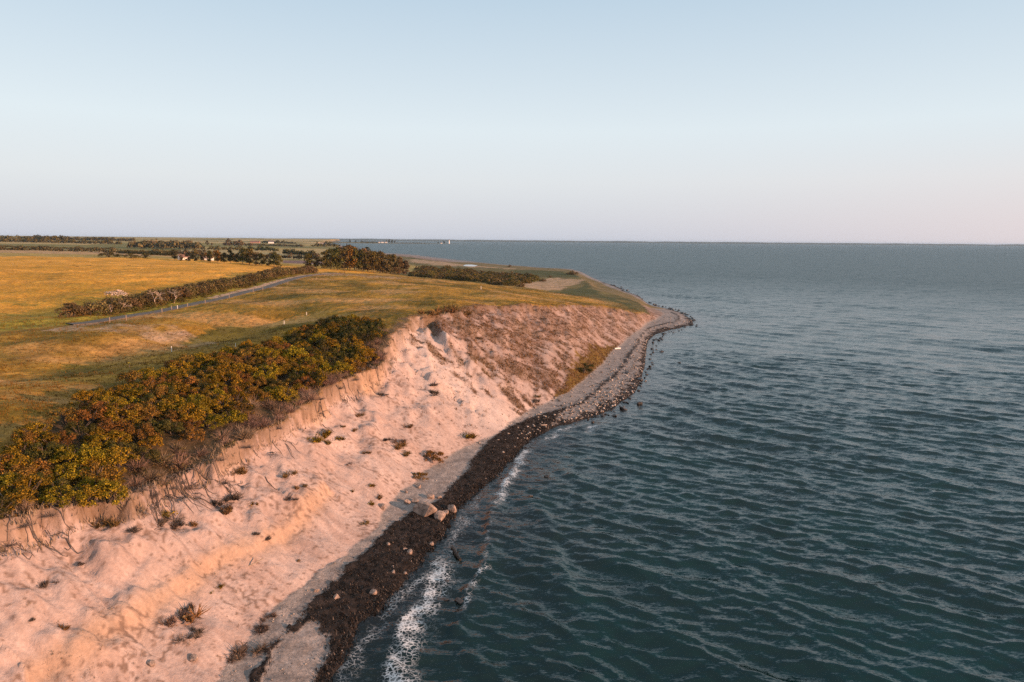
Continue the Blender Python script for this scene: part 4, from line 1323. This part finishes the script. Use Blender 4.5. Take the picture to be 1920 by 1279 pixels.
house('white gabled farmhouse among the trees of the left field edge', w + (0, 0, 0), 0.9, 12, 7, 3.0, 3.6, PAINT_WHITE, ROOF_RED, None, 0.7)
w = at_depth([398], [680])[0]
house('low farm building with pale red roof behind the tree line', w + (0, 0, 0), 0.2, 14, 7, 2.6, 3.2, PAINT_WHITE, plain_mat('roof_pale', (0.24, 0.16, 0.13)), None, 0.7)
w = at_depth([516], [3500])[0]
house('white farmhouse on the skyline beside the dark copse', w + (0, 0, 2), 0.3, 26, 12, 6, 8, PAINT_WHITE, ROOF_GREY)
w = at_depth([487], [3500])[0]
house('long reddish barn on the skyline left of the white farmhouse', w + (0, 0, 1), 0.1, 45, 14, 5, 6, plain_mat('brick', (0.4, 0.22, 0.16)), ROOF_RED)
for px, L_, lab in ((716, 26, 'grey roofed house on the spit'), (721, 30, 'white house beside the big trees on the spit'), (727.5, 22, 'small pale shed right beside the big spit trees'), (829, 16, 'keeper house with dark roof near the lighthouse')):
    p = spit_pt(px, -50)
    house(lab, (p[0], p[1], 5.5 if px < 800 else 2.2), 0.15, L_, 13, 6, 6, PAINT_WHITE, ROOF_GREY)
for px, hpx, wpx, lab in ((728, 5.0, 1.1, 'left one of the big dark trees on the spit'), (733, 7.0, 1.1, 'tallest dark tree on the spit'), (738, 6.0, 1.2, 'right one of the big dark trees on the spit'), (743, 4.6, 1.2, 'brownish tree at the right of the spit trees'),
                     (823, 3.0, 1.6, 'low dark tree left of the keeper house'), (834, 4.0, 1.5, 'dark tree next to the lighthouse'), (672, 4.5, 1.2, 'dark tree on the wide part of the spit'), (661, 5.5, 1.2, 'taller dark tree on the wide part of the spit'), (683, 4.0, 1.6, 'low dark tree on the wide part of the spit')):
    p = spit_pt(px, -20)
    hm = hpx / FPX * SPIT_D
    thing('spit_tree', lab, 'tree', (p[0], p[1], 3.0), px, (hm / 12 * wpx, hm / 12 * wpx, hm / 12), 'trees on the spit', TREE_DARK[int(px) % 3])
def strip_at(px0, px1, hm, mat, lab):
    gq = np.random.default_rng(int(px0))
    k = int((px1 - px0) * 1.6)
    lumps = [(spit_pt(a)[0], spit_pt(a, gq.uniform(-60, 20))[1], 3.0 + hm * 0.3, hm * gq.uniform(0.4, 0.75)) for a in np.linspace(px0, px1, k)]
    v, f = leaf_cloud(gq, lumps, 0.9, hm * 0.2)
    c = v.mean(0); c[2] = 3
    tag(obj('hedgerow', mesh_from('spit_scrub', v - c, f, mat), None, tuple(c)), lab, 'hedge', 'hedges on the spit')
strip_at(640, 700, 10, LEAF_DARK, 'dark hedge along the wide part of the spit')
strip_at(686, 712, 14, LEAF_DARK, 'green plantation left of the spit houses')
strip_at(745, 800, 7, LEAF_BROWN, 'low brown scrub line along the middle of the spit')
strip_at(778, 815, 6, LEAF_DARK, 'low dark scrub short of the lighthouse')
strip_at(600, 660, 9, LEAF_DARK, 'dark shoreline hedge at the root of the spit')

# ------------------------------------------------------------------ boulders and rocks
def boulder_mesh(seed, mat, squash=0.75):
    g = np.random.default_rng(seed)
    import bmesh
    bm = bmesh.new()
    bmesh.ops.create_icosphere(bm, subdivisions=3, radius=1.0)
    pn = rand_dirs(g, 11)
    pd = g.uniform(0.5, 0.86, 11)
    for v in bm.verts:
        d = np.array(v.co)
        d /= np.linalg.norm(d)
        r = 1.25 * min(1.0, min([pd[i] / max(1e-3, d @ pn[i]) for i in range(11) if d @ pn[i] > 0.15] + [1.0]))
        n_ = 1 + 0.05 * pnoise(np.array([d[0] * 3 + seed]), np.array([d[1] * 3 + d[2] * 2]), seed)[0]
        v.co = Vector(d * r * n_ * np.array([1.05, 0.9, squash]))
    me = bpy.data.meshes.new('boulder')
    bm.to_mesh(me); bm.free()
    me.materials.append(mat)
    return me
BOULD = [boulder_mesh(900 + k, ROCK) for k in range(7)]
DARKR = [boulder_mesh(930 + k, ROCK_WET, 0.6) for k in range(6)]
g = np.random.default_rng(15)
def boulders(rows, meshes, group, cat='boulder', name='boulder', sink=0.35):
    w = hit([(a, b) for a, b, c, l_ in rows])
    for i, ((px, py, wd, lab), p) in enumerate(zip(rows, w)):
        dep = math.hypot(p[1], CAM_H - p[2])
        r = wd / 2 / FPX * dep
        o = obj(name, meshes[int(g.integers(len(meshes)))], None, (p[0], p[1], p[2] + r * sink), g.uniform(0, 6.28), (r, r, r * g.uniform(0.85, 1.1)))
        o.rotation_euler = (g.uniform(-0.3, 0.3), g.uniform(-0.3, 0.3), g.uniform(0, 6.28))
        tag(o, lab, cat, group)
boulders([(799, 964, 42, 'largest cracked boulder of the heap at the cliff foot'), (824, 973, 23, 'square boulder seaward of the largest one'), (846, 957, 20, 'split boulder nearest the water'),
          (835, 963, 12, 'small boulder between the square and the split one'), (806, 934, 14, 'leaning slab boulder behind the heap'), (824, 934, 8, 'small pale boulder right of the leaning slab'),
          (778, 942, 13, 'upright boulder left in the heap'), (763, 943, 12, 'shaded boulder leftmost in the heap'), (793, 950, 18, 'flat boulder on top of the heap behind the largest'),
          (717, 953, 13, 'boulder half buried at the sand slope left of the heap'), (762, 924, 7, 'small stone above the heap on the sand'), (786, 914, 9, 'pale stone below the ochre bush'),
          (698, 1114, 15, 'round orange boulder alone on the dark seaweed'), (630, 1121, 13, 'pale flat boulder at the seaweed edge'), (644, 1112, 6, 'small stone beside the pale flat boulder'),
          (594, 1109, 9, 'boulder on the grey shingle below the cliff'), (737, 1066, 8, 'upper one of two stacked stones on the seaweed'), (737, 1075, 10, 'lower one of two stacked stones on the seaweed'),
          (759, 1076, 7, 'small stone at the seaweed waterline'), (759, 1033, 9, 'left stone of the pair on the seaweed'), (767, 1037, 12, 'right stone of the pair on the seaweed'),
          (727, 1023, 9, 'stone at the upper edge of the seaweed'), (809, 1021, 9, 'lone pale stone by the wet edge'), (361, 1238, 15, 'sandy clod resting on the lower slope'), (284, 1247, 12, 'dark clod on the lower slope')],
         BOULD, 'boulders on the beach')
boulders([(861, 1128, 16, 'round dark rock awash beside the breaking wave'), (838, 1125, 10, 'smaller dark rock left of the round one'), (905, 1044, 8, 'dark rock under the breaking crest'), (1025, 893, 9, 'dark rock out in the calm water'),
          (993, 931, 10, 'dark rock below the one in calm water'), (838, 1090, 8, 'dark rock in the swash'), (1168, 767, 15, 'largest dark rock off the shingle bend'), (1200, 758, 12, 'dark rock right of the largest one off the bend'),
          (1176, 700, 11, 'dark boulder on the grey shingle'), (1199, 712, 11, 'dark boulder at the wet shingle edge'), (1127, 758, 11, 'dark boulder on the stony lower beach'), (1273, 681, 8, 'lone rock out in the sea off the point'),
          (1240, 660, 8, 'rock just off the beach below the point'), (1152, 780, 9, 'rock in shallow water off the stones'), (1131, 781, 9, 'rock beside the stony waterline'), (1112, 791, 8, 'rock with foam left of the stony waterline')],
         DARKR, 'dark rocks in the shallows', 'rock', 'rock', 0.1)
rows = []
base_px = [(1090, 789), (1135, 777), (1165, 761), (1188, 738), (1206, 716), (1219, 686), (1222, 660), (1226, 641), (1245, 625), (1280, 614), (1306, 607), (1298, 594), (1275, 584), (1250, 577), (1225, 571), (1195, 554), (1170, 543), (1150, 533)]
for k in range(140):
    t = g.uniform(0, len(base_px) - 1.01)
    i = int(t)
    a = np.array(base_px[i]) * (1 - t + i) + np.array(base_px[i + 1]) * (t - i)
    dp = g.normal() * 1.0
    out = np.array([1.0, 0.45]) if t < 10 else np.array([0.8, -0.25])
    a = a + out * abs(g.normal()) * (5 if t < 10 else 4) - out * 3
    where = 'of the shingle bend' if t < 6 else ('of the stony point' if t < 12 else 'on the far side of the point')
    rows.append((a[0], a[1], g.uniform(2.5, 6.5) * (1 if t < 8 else 0.75), 'small dark weed covered rock along the waterline ' + where))
boulders(rows, DARKR, 'rocks along the waterline', 'rock', 'rock', 0.15)

# ------------------------------------------------------------------ plants, roots and wood on the cliff face
TUFT_G = twig_protos('green_tuft', GRASS_TUFT, 3, 260, 0.8, 0.6, 0.03, 1000, (LEAF_GOLD, 120, 0.07), 5)
TUFT_R = twig_protos('rust_tuft', GRASS_RUST, 3, 300, 0.85, 0.55, 0.028, 1020, (LEAF_BROWN, 60, 0.07), 7)
TWIG_DARK = leaf_mat('twig_dark', [(0.04, 0.031, 0.025), (0.085, 0.063, 0.05), (0.16, 0.115, 0.085)], trans=0.0)
TUFT_D = twig_protos('dead_tuft', TWIG_DARK, 3, 520, 1.0, 0.5, 0.02, 1040, None, 9)
CLIFF_PLANTS = [(449, 889, 22, 'r', 'bush'), (417, 942, 30, 'd', 'large dead brush'), (425, 958, 20, 'r', 'bush'), (474, 948, 14, 'g', 'tuft'), (695, 911, 10, 'g', 'tuft'), (661, 921, 8, 'g', 'tuft'), (695, 945, 10, 'g', 'tuft'),
                (684, 982, 10, 'r', 'tuft'), (411, 1103, 11, 'g', 'tuft'), (397, 1111, 8, 'g', 'tuft'), (558, 1051, 7, 'r', 'tuft'), (545, 891, 18, 'r', 'tuft'), (555, 916, 12, 'r', 'tuft'), (570, 911, 10, 'r', 'tuft'), (711, 934, 14, 'r', 'tuft'),
                (786, 898, 20, 'y', 'bush'), (593, 826, 22, 'g', 'bush'), (606, 818, 22, 'g', 'bush'), (612, 832, 16, 'r', 'bush'), (634, 825, 14, 'g', 'tuft'), (742, 828, 20, 'd', 'brush'), (752, 838, 22, 'r', 'bush'), (760, 852, 16, 'r', 'bush'), (814, 863, 26, 'y', 'bush'),
                (876, 820, 19, 'g', 'bush'), (722, 825, 12, 'd', 'brush'), (676, 780, 14, 'r', 'tuft'), (640, 801, 10, 'r', 'tuft'), (666, 807, 10, 'r', 'tuft'), (764, 801, 14, 'r', 'tuft'), (719, 740, 11, 'd', 'brush'), (809, 738, 20, 'd', 'brush'), (812, 722, 14, 'd', 'brush'),
                (453, 882, 16, 'r', 'bush'), (204, 987, 28, 'r', 'bush'), (252, 992, 20, 'd', 'brush'), (300, 985, 36, 'd', 'large dead brush'), (315, 965, 22, 'g', 'bush'), (322, 990, 24, 'd', 'brush'), (340, 1166, 40, 'r', 'large bush'), (325, 1160, 26, 'd', 'brush'), (358, 1192, 28, 'd', 'brush'),
                (350, 1140, 18, 'd', 'brush'), (115, 1177, 14, 'r', 'tuft'), (456, 1222, 42, 'd', 'large dead brush'), (445, 1230, 26, 'd', 'brush'), (485, 1176, 26, 'd', 'brush'), (497, 1160, 18, 'd', 'brush'), (89, 1094, 24, 'd', 'brush'), (361, 985, 16, 'r', 'tuft'), (423, 962, 14, 'r', 'tuft'),
                (1095, 700, 18, 'k', 'dark bush'), (1102, 690, 14, 'k', 'dark bush'), (787, 652, 9, 'd', 'brush'), (805, 590, 22, 'r', 'tuft'), (850, 582, 24, 'r', 'tuft'), (830, 586, 22, 'r', 'tuft'), (870, 590, 20, 'r', 'tuft'), (1000, 754, 16, 'd', 'brush'), (1005, 745, 12, 'r', 'tuft'),
                (700, 650, 18, 'd', 'brush'), (708, 665, 18, 'd', 'brush'), (480, 1000, 10, 'd', 'brush'), (500, 1010, 12, 'd', 'brush'), (545, 935, 18, 'd', 'brush'), (690, 850, 10, 'r', 'tuft'), (655, 870, 9, 'd', 'brush'), (60, 1160, 10, 'd', 'brush'), (150, 1060, 10, 'd', 'brush')]
names = {'g': (TUFT_G, 'yellow green', 0.8), 'r': (TUFT_R, 'rusty brown', 0.85), 'd': (TUFT_D, 'grey leafless', 1.0), 'y': (SHRUB_OCHRE, 'bright ochre', 1.6), 'k': (SHRUB_DARK, 'dark green', 2.0)}
ws = hit([(a[0], a[1]) for a in CLIFF_PLANTS])
g = np.random.default_rng(16)
def spot_words(px, py):
    if px < 250: a = 'on the slope at the left edge'
    elif px < 400: a = 'on the slope under the root tangle'
    elif px < 560: a = 'on the slope left of the boulder heap'
    elif px < 730: a = 'on the slope above the boulder heap'
    elif px < 900: a = 'on the pale slope right of the boulder heap'
    else: a = 'near the foot of the rusty slope'
    return ('high ' if py < 900 else 'low ') + a
for (px, py, wd, k, what), p in zip(CLIFF_PLANTS, ws):
    protos, cn, r0 = names[k]
    q = wd / FPX * math.hypot(p[1], CAM_H - p[2]) / 2 / r0 * 1.85
    thing('cliff_plant', '%s %s %s' % (cn, what if cn.split()[0] not in what else what.split()[-1], spot_words(px, py)), 'plant', (p[0], p[1], p[2] - 0.06), g.uniform(0, 6.28), (q, q, q * (0.75 if k in 'yk' else 1.0)), 'plants on the cliff face', protos[int(g.integers(3))])

ROOT_GREY = plain_mat('root_grey', (0.085, 0.068, 0.06), noise=0.4)
def build_roots():
    g = np.random.default_rng(17)
    rows = [(265, 925, 12, 4.5, 'at the left of the root tangle'), (285, 928, 14, 5.0, 'in the middle of the root tangle'), (318, 915, 16, 6.0, 'hanging thickest in the root tangle'), (338, 905, 20, 7.0, 'in the dark root curtain right of the tangle'),
            (350, 915, 14, 6.0, 'at the right of the dark root curtain'), (410, 862, 7, 4.0, 'below the shrubs left of the bent twig'), (418, 905, 5, 5.0, 'curling round the dead brush'), (462, 838, 8, 3.5, 'at the broken edge above the ochre tufts'), (519, 803, 8, 4.0, 'at the broken edge in mid strip'),
            (598, 748, 9, 4.0, 'under the overhanging shrubs'), (636, 728, 10, 4.5, 'in the bay of the broken edge'), (664, 712, 11, 4.5, 'beside the bay of the broken edge'), (700, 690, 10, 4.5, 'below the dark end of the thicket'), (40, 985, 10, 4.0, 'at the left end of the broken edge'), (90, 965, 9, 3.5, 'on the slumped edge at left'), (15, 1020, 8, 3.0, 'lowest at the left picture edge')]
    w = hit([(a, b) for a, b, _, _, _ in rows])
    strands, owner = [], []
    e = 0.4
    gxy = []
    for i, ((px, py, n, L, lab), p) in enumerate(zip(rows, w)):
        for _ in range(n):
            st = p[:2] + g.normal(size=2) * np.array([1.0, 1.6])
            dirn = np.array([0.95, -0.25]) + 0.5 * g.normal(size=2)
            dirn /= np.linalg.norm(dirn)
            pts = [st]
            ll = 0.62 * L * g.uniform(0.3, 1.0)
            for k in range(7):
                dirn = dirn + 0.45 * g.normal(size=2)
                dirn /= np.linalg.norm(dirn)
                pts.append(pts[-1] + dirn * ll / 7)
            strands.append(np.array(pts)); owner.append(i)
    allp = np.concatenate(strands)
    zz = H(allp[:, 0], allp[:, 1])
    k = 0
    groups = {}
    for sidx, (st, ow) in enumerate(zip(strands, owner)):
        z = zz[k:k + 8]; k += 8
        lift = np.array([0.25, 0.25, 0.18, 0.3, 0.2, 0.12, 0.1, 0.02]) * g.uniform(0.4, 1.6)
        pts = np.column_stack([st, z + lift]) - w[ow]
        r = g.uniform(0.03, 0.07)
        groups.setdefault(ow, []).append((pts, np.linspace(r, r * 0.35, 8)))
    for ow, paths in groups.items():
        lab = rows[ow][4]
        t = thing('exposed_roots', 'grey tangled roots ' + lab, 'roots', tuple(w[ow]), 0, 1.0, 'roots exposed along the cliff edge')
        for pth in paths:
            V, F = tubes([pth], 4)
            obj('root', mesh_from('root', V, F, ROOT_GREY), t)
        V, F = twigs(np.random.default_rng(ow), 90, 1.3, 0.5, 0.016)
        tag(obj('rootlets', mesh_from('rootlets', V, F, TWIG_GREY), t, (0.3, -0.1, -0.1)), kind='stuff')
build_roots()

def log(label, px, py, length, rad, rz, mat, dz=0.1, tilt=0.0):
    p = hit([(px, py)])[0]
    t = thing('driftwood_log', label, 'log', (p[0], p[1], p[2] + dz), rz, 1.0)
    V, F = tubes([([(-length / 2, 0, 0), (-length * 0.2, 0.05, 0.03), (length * 0.2, -0.04, 0.02), (length / 2, 0.03, 0)], (rad, rad * 1.05, rad * 0.95, rad * 0.8))], 8)
    obj('log_stem', mesh_from('log_stem', V, F, mat), t)
    for k_, q_ in enumerate(((length * 0.1, 0.5, length * 0.16, 0.2, 2.4), (-length * 0.3, 0, -length * 0.36, -0.3, 1.2))):
        V, F = tubes([([(q_[0], 0, rad * q_[1]), (q_[2], q_[3], rad * q_[4])], (rad * 0.4, rad * 0.22))], 5)
        obj('branch_stub', mesh_from('branch_stub', V, F, mat), t)
    t.rotation_euler = (0, tilt, rz)
log('dark waterlogged trunk lying in the swash', 855, 1040, 3.6, 0.22, -1.2, WOOD_DARK, 0.15)
log('pale driftwood branch on the sand slope left of the heap', 469, 1062, 3.0, 0.07, 0.6, WOOD, 0.1, -0.3)
log('thin bleached stick on the seaweed by the bend', 1019, 799, 1.6, 0.12, 0.3, BARK_PALE, 0.2)
log('white sawn plank like log at the foot of the rusty slope', 1158, 655, 2.6, 0.25, 0.5, PAINT_WHITE, 0.3)

# ------------------------------------------------------------------ posts, marker, gate
def post_parts(h, r, mat):
    V, F = join(box(-r, r, -r, r, -0.3, h))
    cap = [(-r, -r, h), (r, -r, h), (r, r, h), (-r, r, h), (0, 0, h + r * 1.2)]
    cf = [(0, 1, 4), (1, 2, 4), (2, 3, 4), (3, 0, 4), (3, 2, 1, 0)]
    return [('shaft', mesh_from('post_shaft', V, F, mat)), ('cap', mesh_from('post_cap', [(a * 1.15, b * 1.15, c + 0.003) for a, b, c in cap], cf, mat))]
FENCE = post_parts(1.25, 0.08, WOOD)
WHITEP = post_parts(1.2, 0.065, PAINT_WHITE)
lane = [(206, 605, 'first fence post of the lane, where the lane meets the left grass'), (237, 601, 'second fence post of the lane'), (304, 587, 'third fence post of the lane, before the white box post'), (322, 582, 'slim fence post left of the white box post'),
        (352, 577, 'fence post right after the white box post'), (385, 570, 'fence post where the pink verge begins'), (430, 560, 'fence post along the pink verge'), (475, 549, 'left one of two close fence posts of the lane'), (493, 545, 'right one of two close fence posts of the lane'), (540, 535, 'fence post towards the lane bend'),
        (594, 525, 'pale fence post before the lane bend'), (604, 515, 'left post at the lane bend'), (613, 515, 'right post at the lane bend')]
for (a, b, lab), p in zip(lane, hit([(a, b) for a, b, _ in lane])):
    thing('fence_post', lab, 'post', tuple(p), 0.3, 1.0, 'fence posts', FENCE)
rimp = [(322, 660, 0.9, 'white marker post standing in the thicket shadow'), (442, 652, 0.7, 'small pale post above the thicket middle'), (533, 610, 0.9, 'pale post near the dark shrubs'), (575, 592, 0.8, 'pale post farthest along the thicket'), (333, 580, 0.9, 'stout white box post beside the lane'), (902, 543, 1.2, 'white post on the brow above the scrub')]
for (a, b, q, lab), p in zip(rimp, hit([(a, b) for a, b, _, _ in rimp])):
    thing('marker_post', lab, 'post', tuple(p), 0.2, q, 'white posts', WHITEP)
p = hit([(243, 690)])[0]
V, F = box(-0.15, 0.15, -0.03, 0.03, 0.8, 1.0)
thing('marker_sign', 'small yellow marker sign in the thicket shadow', 'sign', tuple(p), 0.3, 1.0, None, post_parts(0.9, 0.03, WOOD) + [('plate', mesh_from('plate', [(a, b - 0.06, c) for a, b, c in V], F, PAINT_YELLOW))])
p = hit([(642, 513.5)])[0]
gt = thing('field_gate', 'low wooden field gate on the brow of the meadow', 'gate', tuple(p), -0.15, 1.0, None, [])
for xx in (-1.7, 1.7):
    obj('post', mesh_from('gate_post', *box(-0.1, 0.1, -0.1, 0.1, -0.3, 1.5), WOOD_DARK), gt, (xx, 0, 0))
for zz_ in (0.35, 0.75, 1.15):
    obj('bar', mesh_from('gate_bar', *box(-1.6, 1.6, -0.04, 0.04, zz_, zz_ + 0.12), WOOD_DARK), gt)

# ------------------------------------------------------------------ grass, stones (too many to count)
def blades(pts, g, nb, hgt, w, lean=0.6):
    n = len(pts) * nb
    base = np.repeat(pts, nb, 0) + np.column_stack([g.normal(size=(n, 2)) * 0.16 * hgt[:, None].repeat(nb, 0) / hgt.mean(), np.full(n, -0.05)])
    hh = np.repeat(hgt, nb) * g.uniform(0.5, 1.15, n)
    az = g.uniform(0, 6.28, n)
    tip = base + np.column_stack([np.cos(az) * lean * hh * g.random(n), np.sin(az) * lean * hh * g.random(n), hh])
    sd = np.column_stack([-np.sin(az), np.cos(az), 0 * az]) * (w * np.repeat(hgt, nb))[:, None]
    v = np.stack([base - sd, base + sd, tip], 1).reshape(-1, 3)
    return v, np.arange(n * 3).reshape(n, 3)

def build_grass():
    g = np.random.default_rng(18)
    n = 130000
    r = 70 * np.exp(g.random(n) * math.log(430 / 70))
    a = np.radians(g.uniform(-52, 14, n))
    x, y = r * np.sin(a), r * np.cos(a)
    f = fields(x, y)
    ok = f['iR'] & (f['z'] > 6) & (f['rd'] > 1.5) & ~inside(x, y, THICKET)
    dens = 0.25 + 0.75 * sstep(-0.3, 0.5, fbm(x / 9, y / 9, 3, 501))
    left = (x < np.interp(y, ROAD[:, 1], ROAD[:, 0]))
    dens = np.where(left & (f['rd'] > 15), 0.06, dens)
    dens = np.where(left & (f['rd'] < 12), 1.0, dens)
    ok &= g.random(n) < dens
    pts = np.column_stack([x, y, f['z']])[ok]
    rr = r[ok]
    hgt = (0.16 + 0.22 * g.random(len(pts))) * (0.8 + rr / 420)
    v, fc = blades(pts, g, 4, hgt, 0.13)
    tag(obj('meadow_grass', mesh_from('meadow_grass', v, fc, GRASS_TUFT)), 'tufts of tall dry meadow grass on the cliff top', 'grass', None, 'stuff')
    # dry grass on the vegetated slope
    n = 170000
    r = 125 * np.exp(g.random(n) * math.log(360 / 125))
    a = np.radians(g.uniform(-14, 15, n))
    x, y = r * np.sin(a), r * np.cos(a)
    f = fields(x, y)
    och = inside(x, y, OCHRE_POLY)
    ok = f['iT'] & ~f['iR'] & (g.random(n) < np.where(och, 1.0, 0.03 + 0.9 * f['vt'])) & (f['pT'] < 34)
    pts = np.column_stack([x, y, f['z']])[ok]
    hgt = 0.2 + 0.4 * g.random(len(pts)) ** 1.5
    v, fc = blades(pts, g, 4, hgt, 0.14, 0.9)
    tag(obj('slope_grass', mesh_from('slope_grass', v, fc, GRASS_RUST)), 'rusty dry grass growing over the right slope', 'grass', None, 'stuff')
    # overhanging grass fringe and debris on the near sand
    n = 60000
    r = 50 * np.exp(g.random(n) * math.log(190 / 50))
    a = np.radians(g.uniform(-44, -3, n))
    x, y = r * np.sin(a), r * np.cos(a)
    f = fields(x, y)
    edge = f['iT'] & (((~f['iR']) & (f['u'] > 0.9)) | (f['iR'] & (f['dR'] < 2.5)))
    deb = f['iT'] & ~f['iR'] & (f['veg'] < 0.3) & (fbm(x / 2.0, y / 2.0, 2, 511) + 0.8 * fbm(x / 9, y / 9, 2, 513) > 0.30)
    ok = (edge & (g.random(n) < 0.6)) | (deb & (g.random(n) < 0.45))
    pts = np.column_stack([x, y, f['z']])[ok]
    hgt = np.where(edge[ok], 0.25 + 0.4 * g.random(len(pts)), 0.08 + 0.16 * g.random(len(pts)))
    v, fc = blades(pts, g, 4, hgt, 0.11, 1.0)
    tag(obj('edge_grass', mesh_from('edge_grass', v, fc, TWIG_DRY)), 'withered grass and plant litter along the broken cliff edge', 'grass', None, 'stuff')
build_grass()

def build_stones():
    g = np.random.default_rng(19)
    ico = np.array([(0, 0, 1), (0.9, 0, 0.2), (0.1, 0.95, 0.1), (-0.95, 0.1, 0.15), (0, -0.9, 0.2), (0, 0, -0.8)])
    tri = np.array([(0, 1, 2), (0, 2, 3), (0, 3, 4), (0, 4, 1), (5, 2, 1), (5, 3, 2), (5, 4, 3), (5, 1, 4)])
    n = 110000
    r = 48 * np.exp(g.random(n) * math.log(360 / 48))
    a = np.radians(g.uniform(-32, 17, n))
    x, y = r * np.sin(a), r * np.cos(a)
    f = fields(x, y)
    on = f['iS'] & ~f['iT']
    right = f['pT'] > 19
    dens = np.where(right, 0.2 + 0.8 * sstep(0.75, 0.45, f['fb'] + 0.2 * fbm(x / 6, y / 6, 2, 521)) * sstep(19, 22, f['pT']), 0.08 + 0.08 * (f['fb'] < 0.25))
    ok = on & (g.random(n) < dens) & (f['dS'] > 0.3)
    x, y, z, rt = x[ok], y[ok], f['z'][ok], right[ok]
    sz = np.where(rt, 0.10 + 0.34 * g.random(len(x)) ** 3.5, 0.05 + 0.10 * g.random(len(x)) ** 3)
    rot = g.uniform(0, 6.28, len(x))
    c, s_ = np.cos(rot), np.sin(rot)
    base = ico[None] * (1 + 0.25 * g.normal(size=(len(x), 6, 1))) * sz[:, None, None] * np.array([1, 1, 0.7])
    vx = base[..., 0] * c[:, None] - base[..., 1] * s_[:, None] + x[:, None]
    vy = base[..., 0] * s_[:, None] + base[..., 1] * c[:, None] + y[:, None]
    vz = base[..., 2] + z[:, None] + sz[:, None] * 0.3
    v = np.stack([vx, vy, vz], -1).reshape(-1, 3)
    fc = (tri[None] + np.arange(len(x))[:, None, None] * 6).reshape(-1, 3)
    m = leaf_mat('pebbles', [(0.05, 0.045, 0.045), (0.20, 0.165, 0.15), (0.30, 0.25, 0.22), (0.50, 0.43, 0.40)], trans=0.0)
    tag(obj('beach_stones', mesh_from('beach_stones', v, fc, m)), 'loose stones covering the beach', 'stones', None, 'stuff')
build_stones()
print('objects', len(bpy.data.objects), 'tris', sum(len(m.polygons) for m in bpy.data.meshes))

# ------------------------------------------------------------------ wrack, tracks, pond
def build_wrack():
    g = np.random.default_rng(20)
    n = 60000
    x0, y0 = WEED_POLY[:, :2].min(0); x1, y1 = WEED_POLY[:, :2].max(0)
    x, y = g.uniform(x0, x1, n), g.uniform(y0, y1, n)
    ok = inside(x, y, WEED_POLY) & ~inside(x, y, PATCH_POLY)
    x, y = x[ok], y[ok]
    near = g.random(len(x)) < np.clip(150 / np.hypot(x, y), 0.3, 1)
    x, y = x[near], y[near]
    pts = np.column_stack([x, y, H(x, y) + 0.12])
    hgt = 0.10 + 0.22 * g.random(len(pts)) ** 2
    v, fc = blades(pts, g, 5, hgt, 0.28, 1.8)
    m = leaf_mat('wrack', [(0.007, 0.006, 0.0055), (0.017, 0.0135, 0.012), (0.033, 0.025, 0.022), (0.09, 0.07, 0.06)], rough=0.5, trans=0.0)
    tag(obj('seaweed_wrack', mesh_from('seaweed_wrack', v, fc, m)), 'tangled dark wrack lying on the seaweed band', 'seaweed', None, 'stuff')
build_wrack()

TRACK = plain_mat('track_soil', (0.2, 0.13, 0.07), noise=0.3)
for k, (a, b) in enumerate([((95, 465), (107, 471.5)), ((125, 465), (150, 473.5)), ((156, 466), (188, 475.5)), ((66, 465), (72, 470)), ((32, 464), (34, 467))]):
    pr = hit([a, b])
    for off in (-1.4, 1.4):
        t = np.linspace(0, 1, 24)
        x = pr[0, 0] + t * (pr[1, 0] - pr[0, 0]); y = pr[0, 1] + t * (pr[1, 1] - pr[0, 1])
        d = np.array([y[-1] - y[0], x[0] - x[-1]]); d /= np.linalg.norm(d)
        x = x + d[0] * off; y = y + d[1] * off
        z = H(x, y) + 0.5
        V = [(x[i] + d[0] * q, y[i] + d[1] * q, z[i]) for i in range(24) for q in (-0.4, 0.4)]
        F = [(2 * i, 2 * i + 1, 2 * i + 3, 2 * i + 2) for i in range(23)]
        tag(obj('wheel_track', mesh_from('wheel_track', V, F, TRACK)), 'tractor wheel track in the far left field', None, None, 'structure')

def pond(pts, z, label):
    w = np.array(line(pts, z))
    c = w.mean(0)
    zz = float(np.median(H(w[:, 0], w[:, 1]))) + 0.35
    m = bpy.data.materials.get('pond_water') or plain_mat('pond_water', (0.02, 0.025, 0.025), rough=0.06, noise=0.1, spec=0.5)
    tag(obj('pond', mesh_from('pond', [(p[0], p[1], zz) for p in w], [tuple(range(len(w)))], m)), label, None, None, 'structure')
pond([(868, 499.5), (872, 497), (884, 496.8), (896, 498.5), (890, 500.3), (878, 500.5)], 2.6, 'small bright lagoon behind the far beach')

# ------------------------------------------------------------------ evening haze
V, F = box(-43000, 43000, -600, 43500, -6.0, 66.0)
hm, hnt, hn, hl, hb = new_mat('haze')
hn.remove(hb)
pv_ = hn.new('ShaderNodeVolumePrincipled')
pv_.inputs['Color'].default_value = (0.50, 0.74, 1.0, 1)
pv_.inputs['Density'].default_value = HAZE
pv_.inputs['Anisotropy'].default_value = 0.0
hl.new(pv_.outputs[0], hn['Material Output'].inputs['Volume'])
tag(obj('haze', mesh_from('haze', V, F, hm)), 'thin evening haze over land and sea', None, None, 'stuff')

# ------------------------------------------------------------------ tell look-alikes apart by their place in the row
ORD = ['second', 'third', 'fourth', 'fifth', 'sixth', 'seventh', 'eighth', 'ninth', 'tenth']
bpy.context.view_layer.update()
same = {}
for o in bpy.data.objects:
    if o.parent is None and 'category' in o and 'label' in o:
        same.setdefault(o['label'], []).append(o)
for lab, os_ in same.items():
    if 2 <= len(os_) <= 10 and len(lab.split()) <= 12:
        os_.sort(key=lambda o: project(o.location.x, o.location.y, o.location.z)[0])
        for i, o in enumerate(os_):
            o['label'] = lab + (', leftmost' if i == 0 else (', rightmost' if i == len(os_) - 1 else ', %s from left' % ORD[i - 1]))
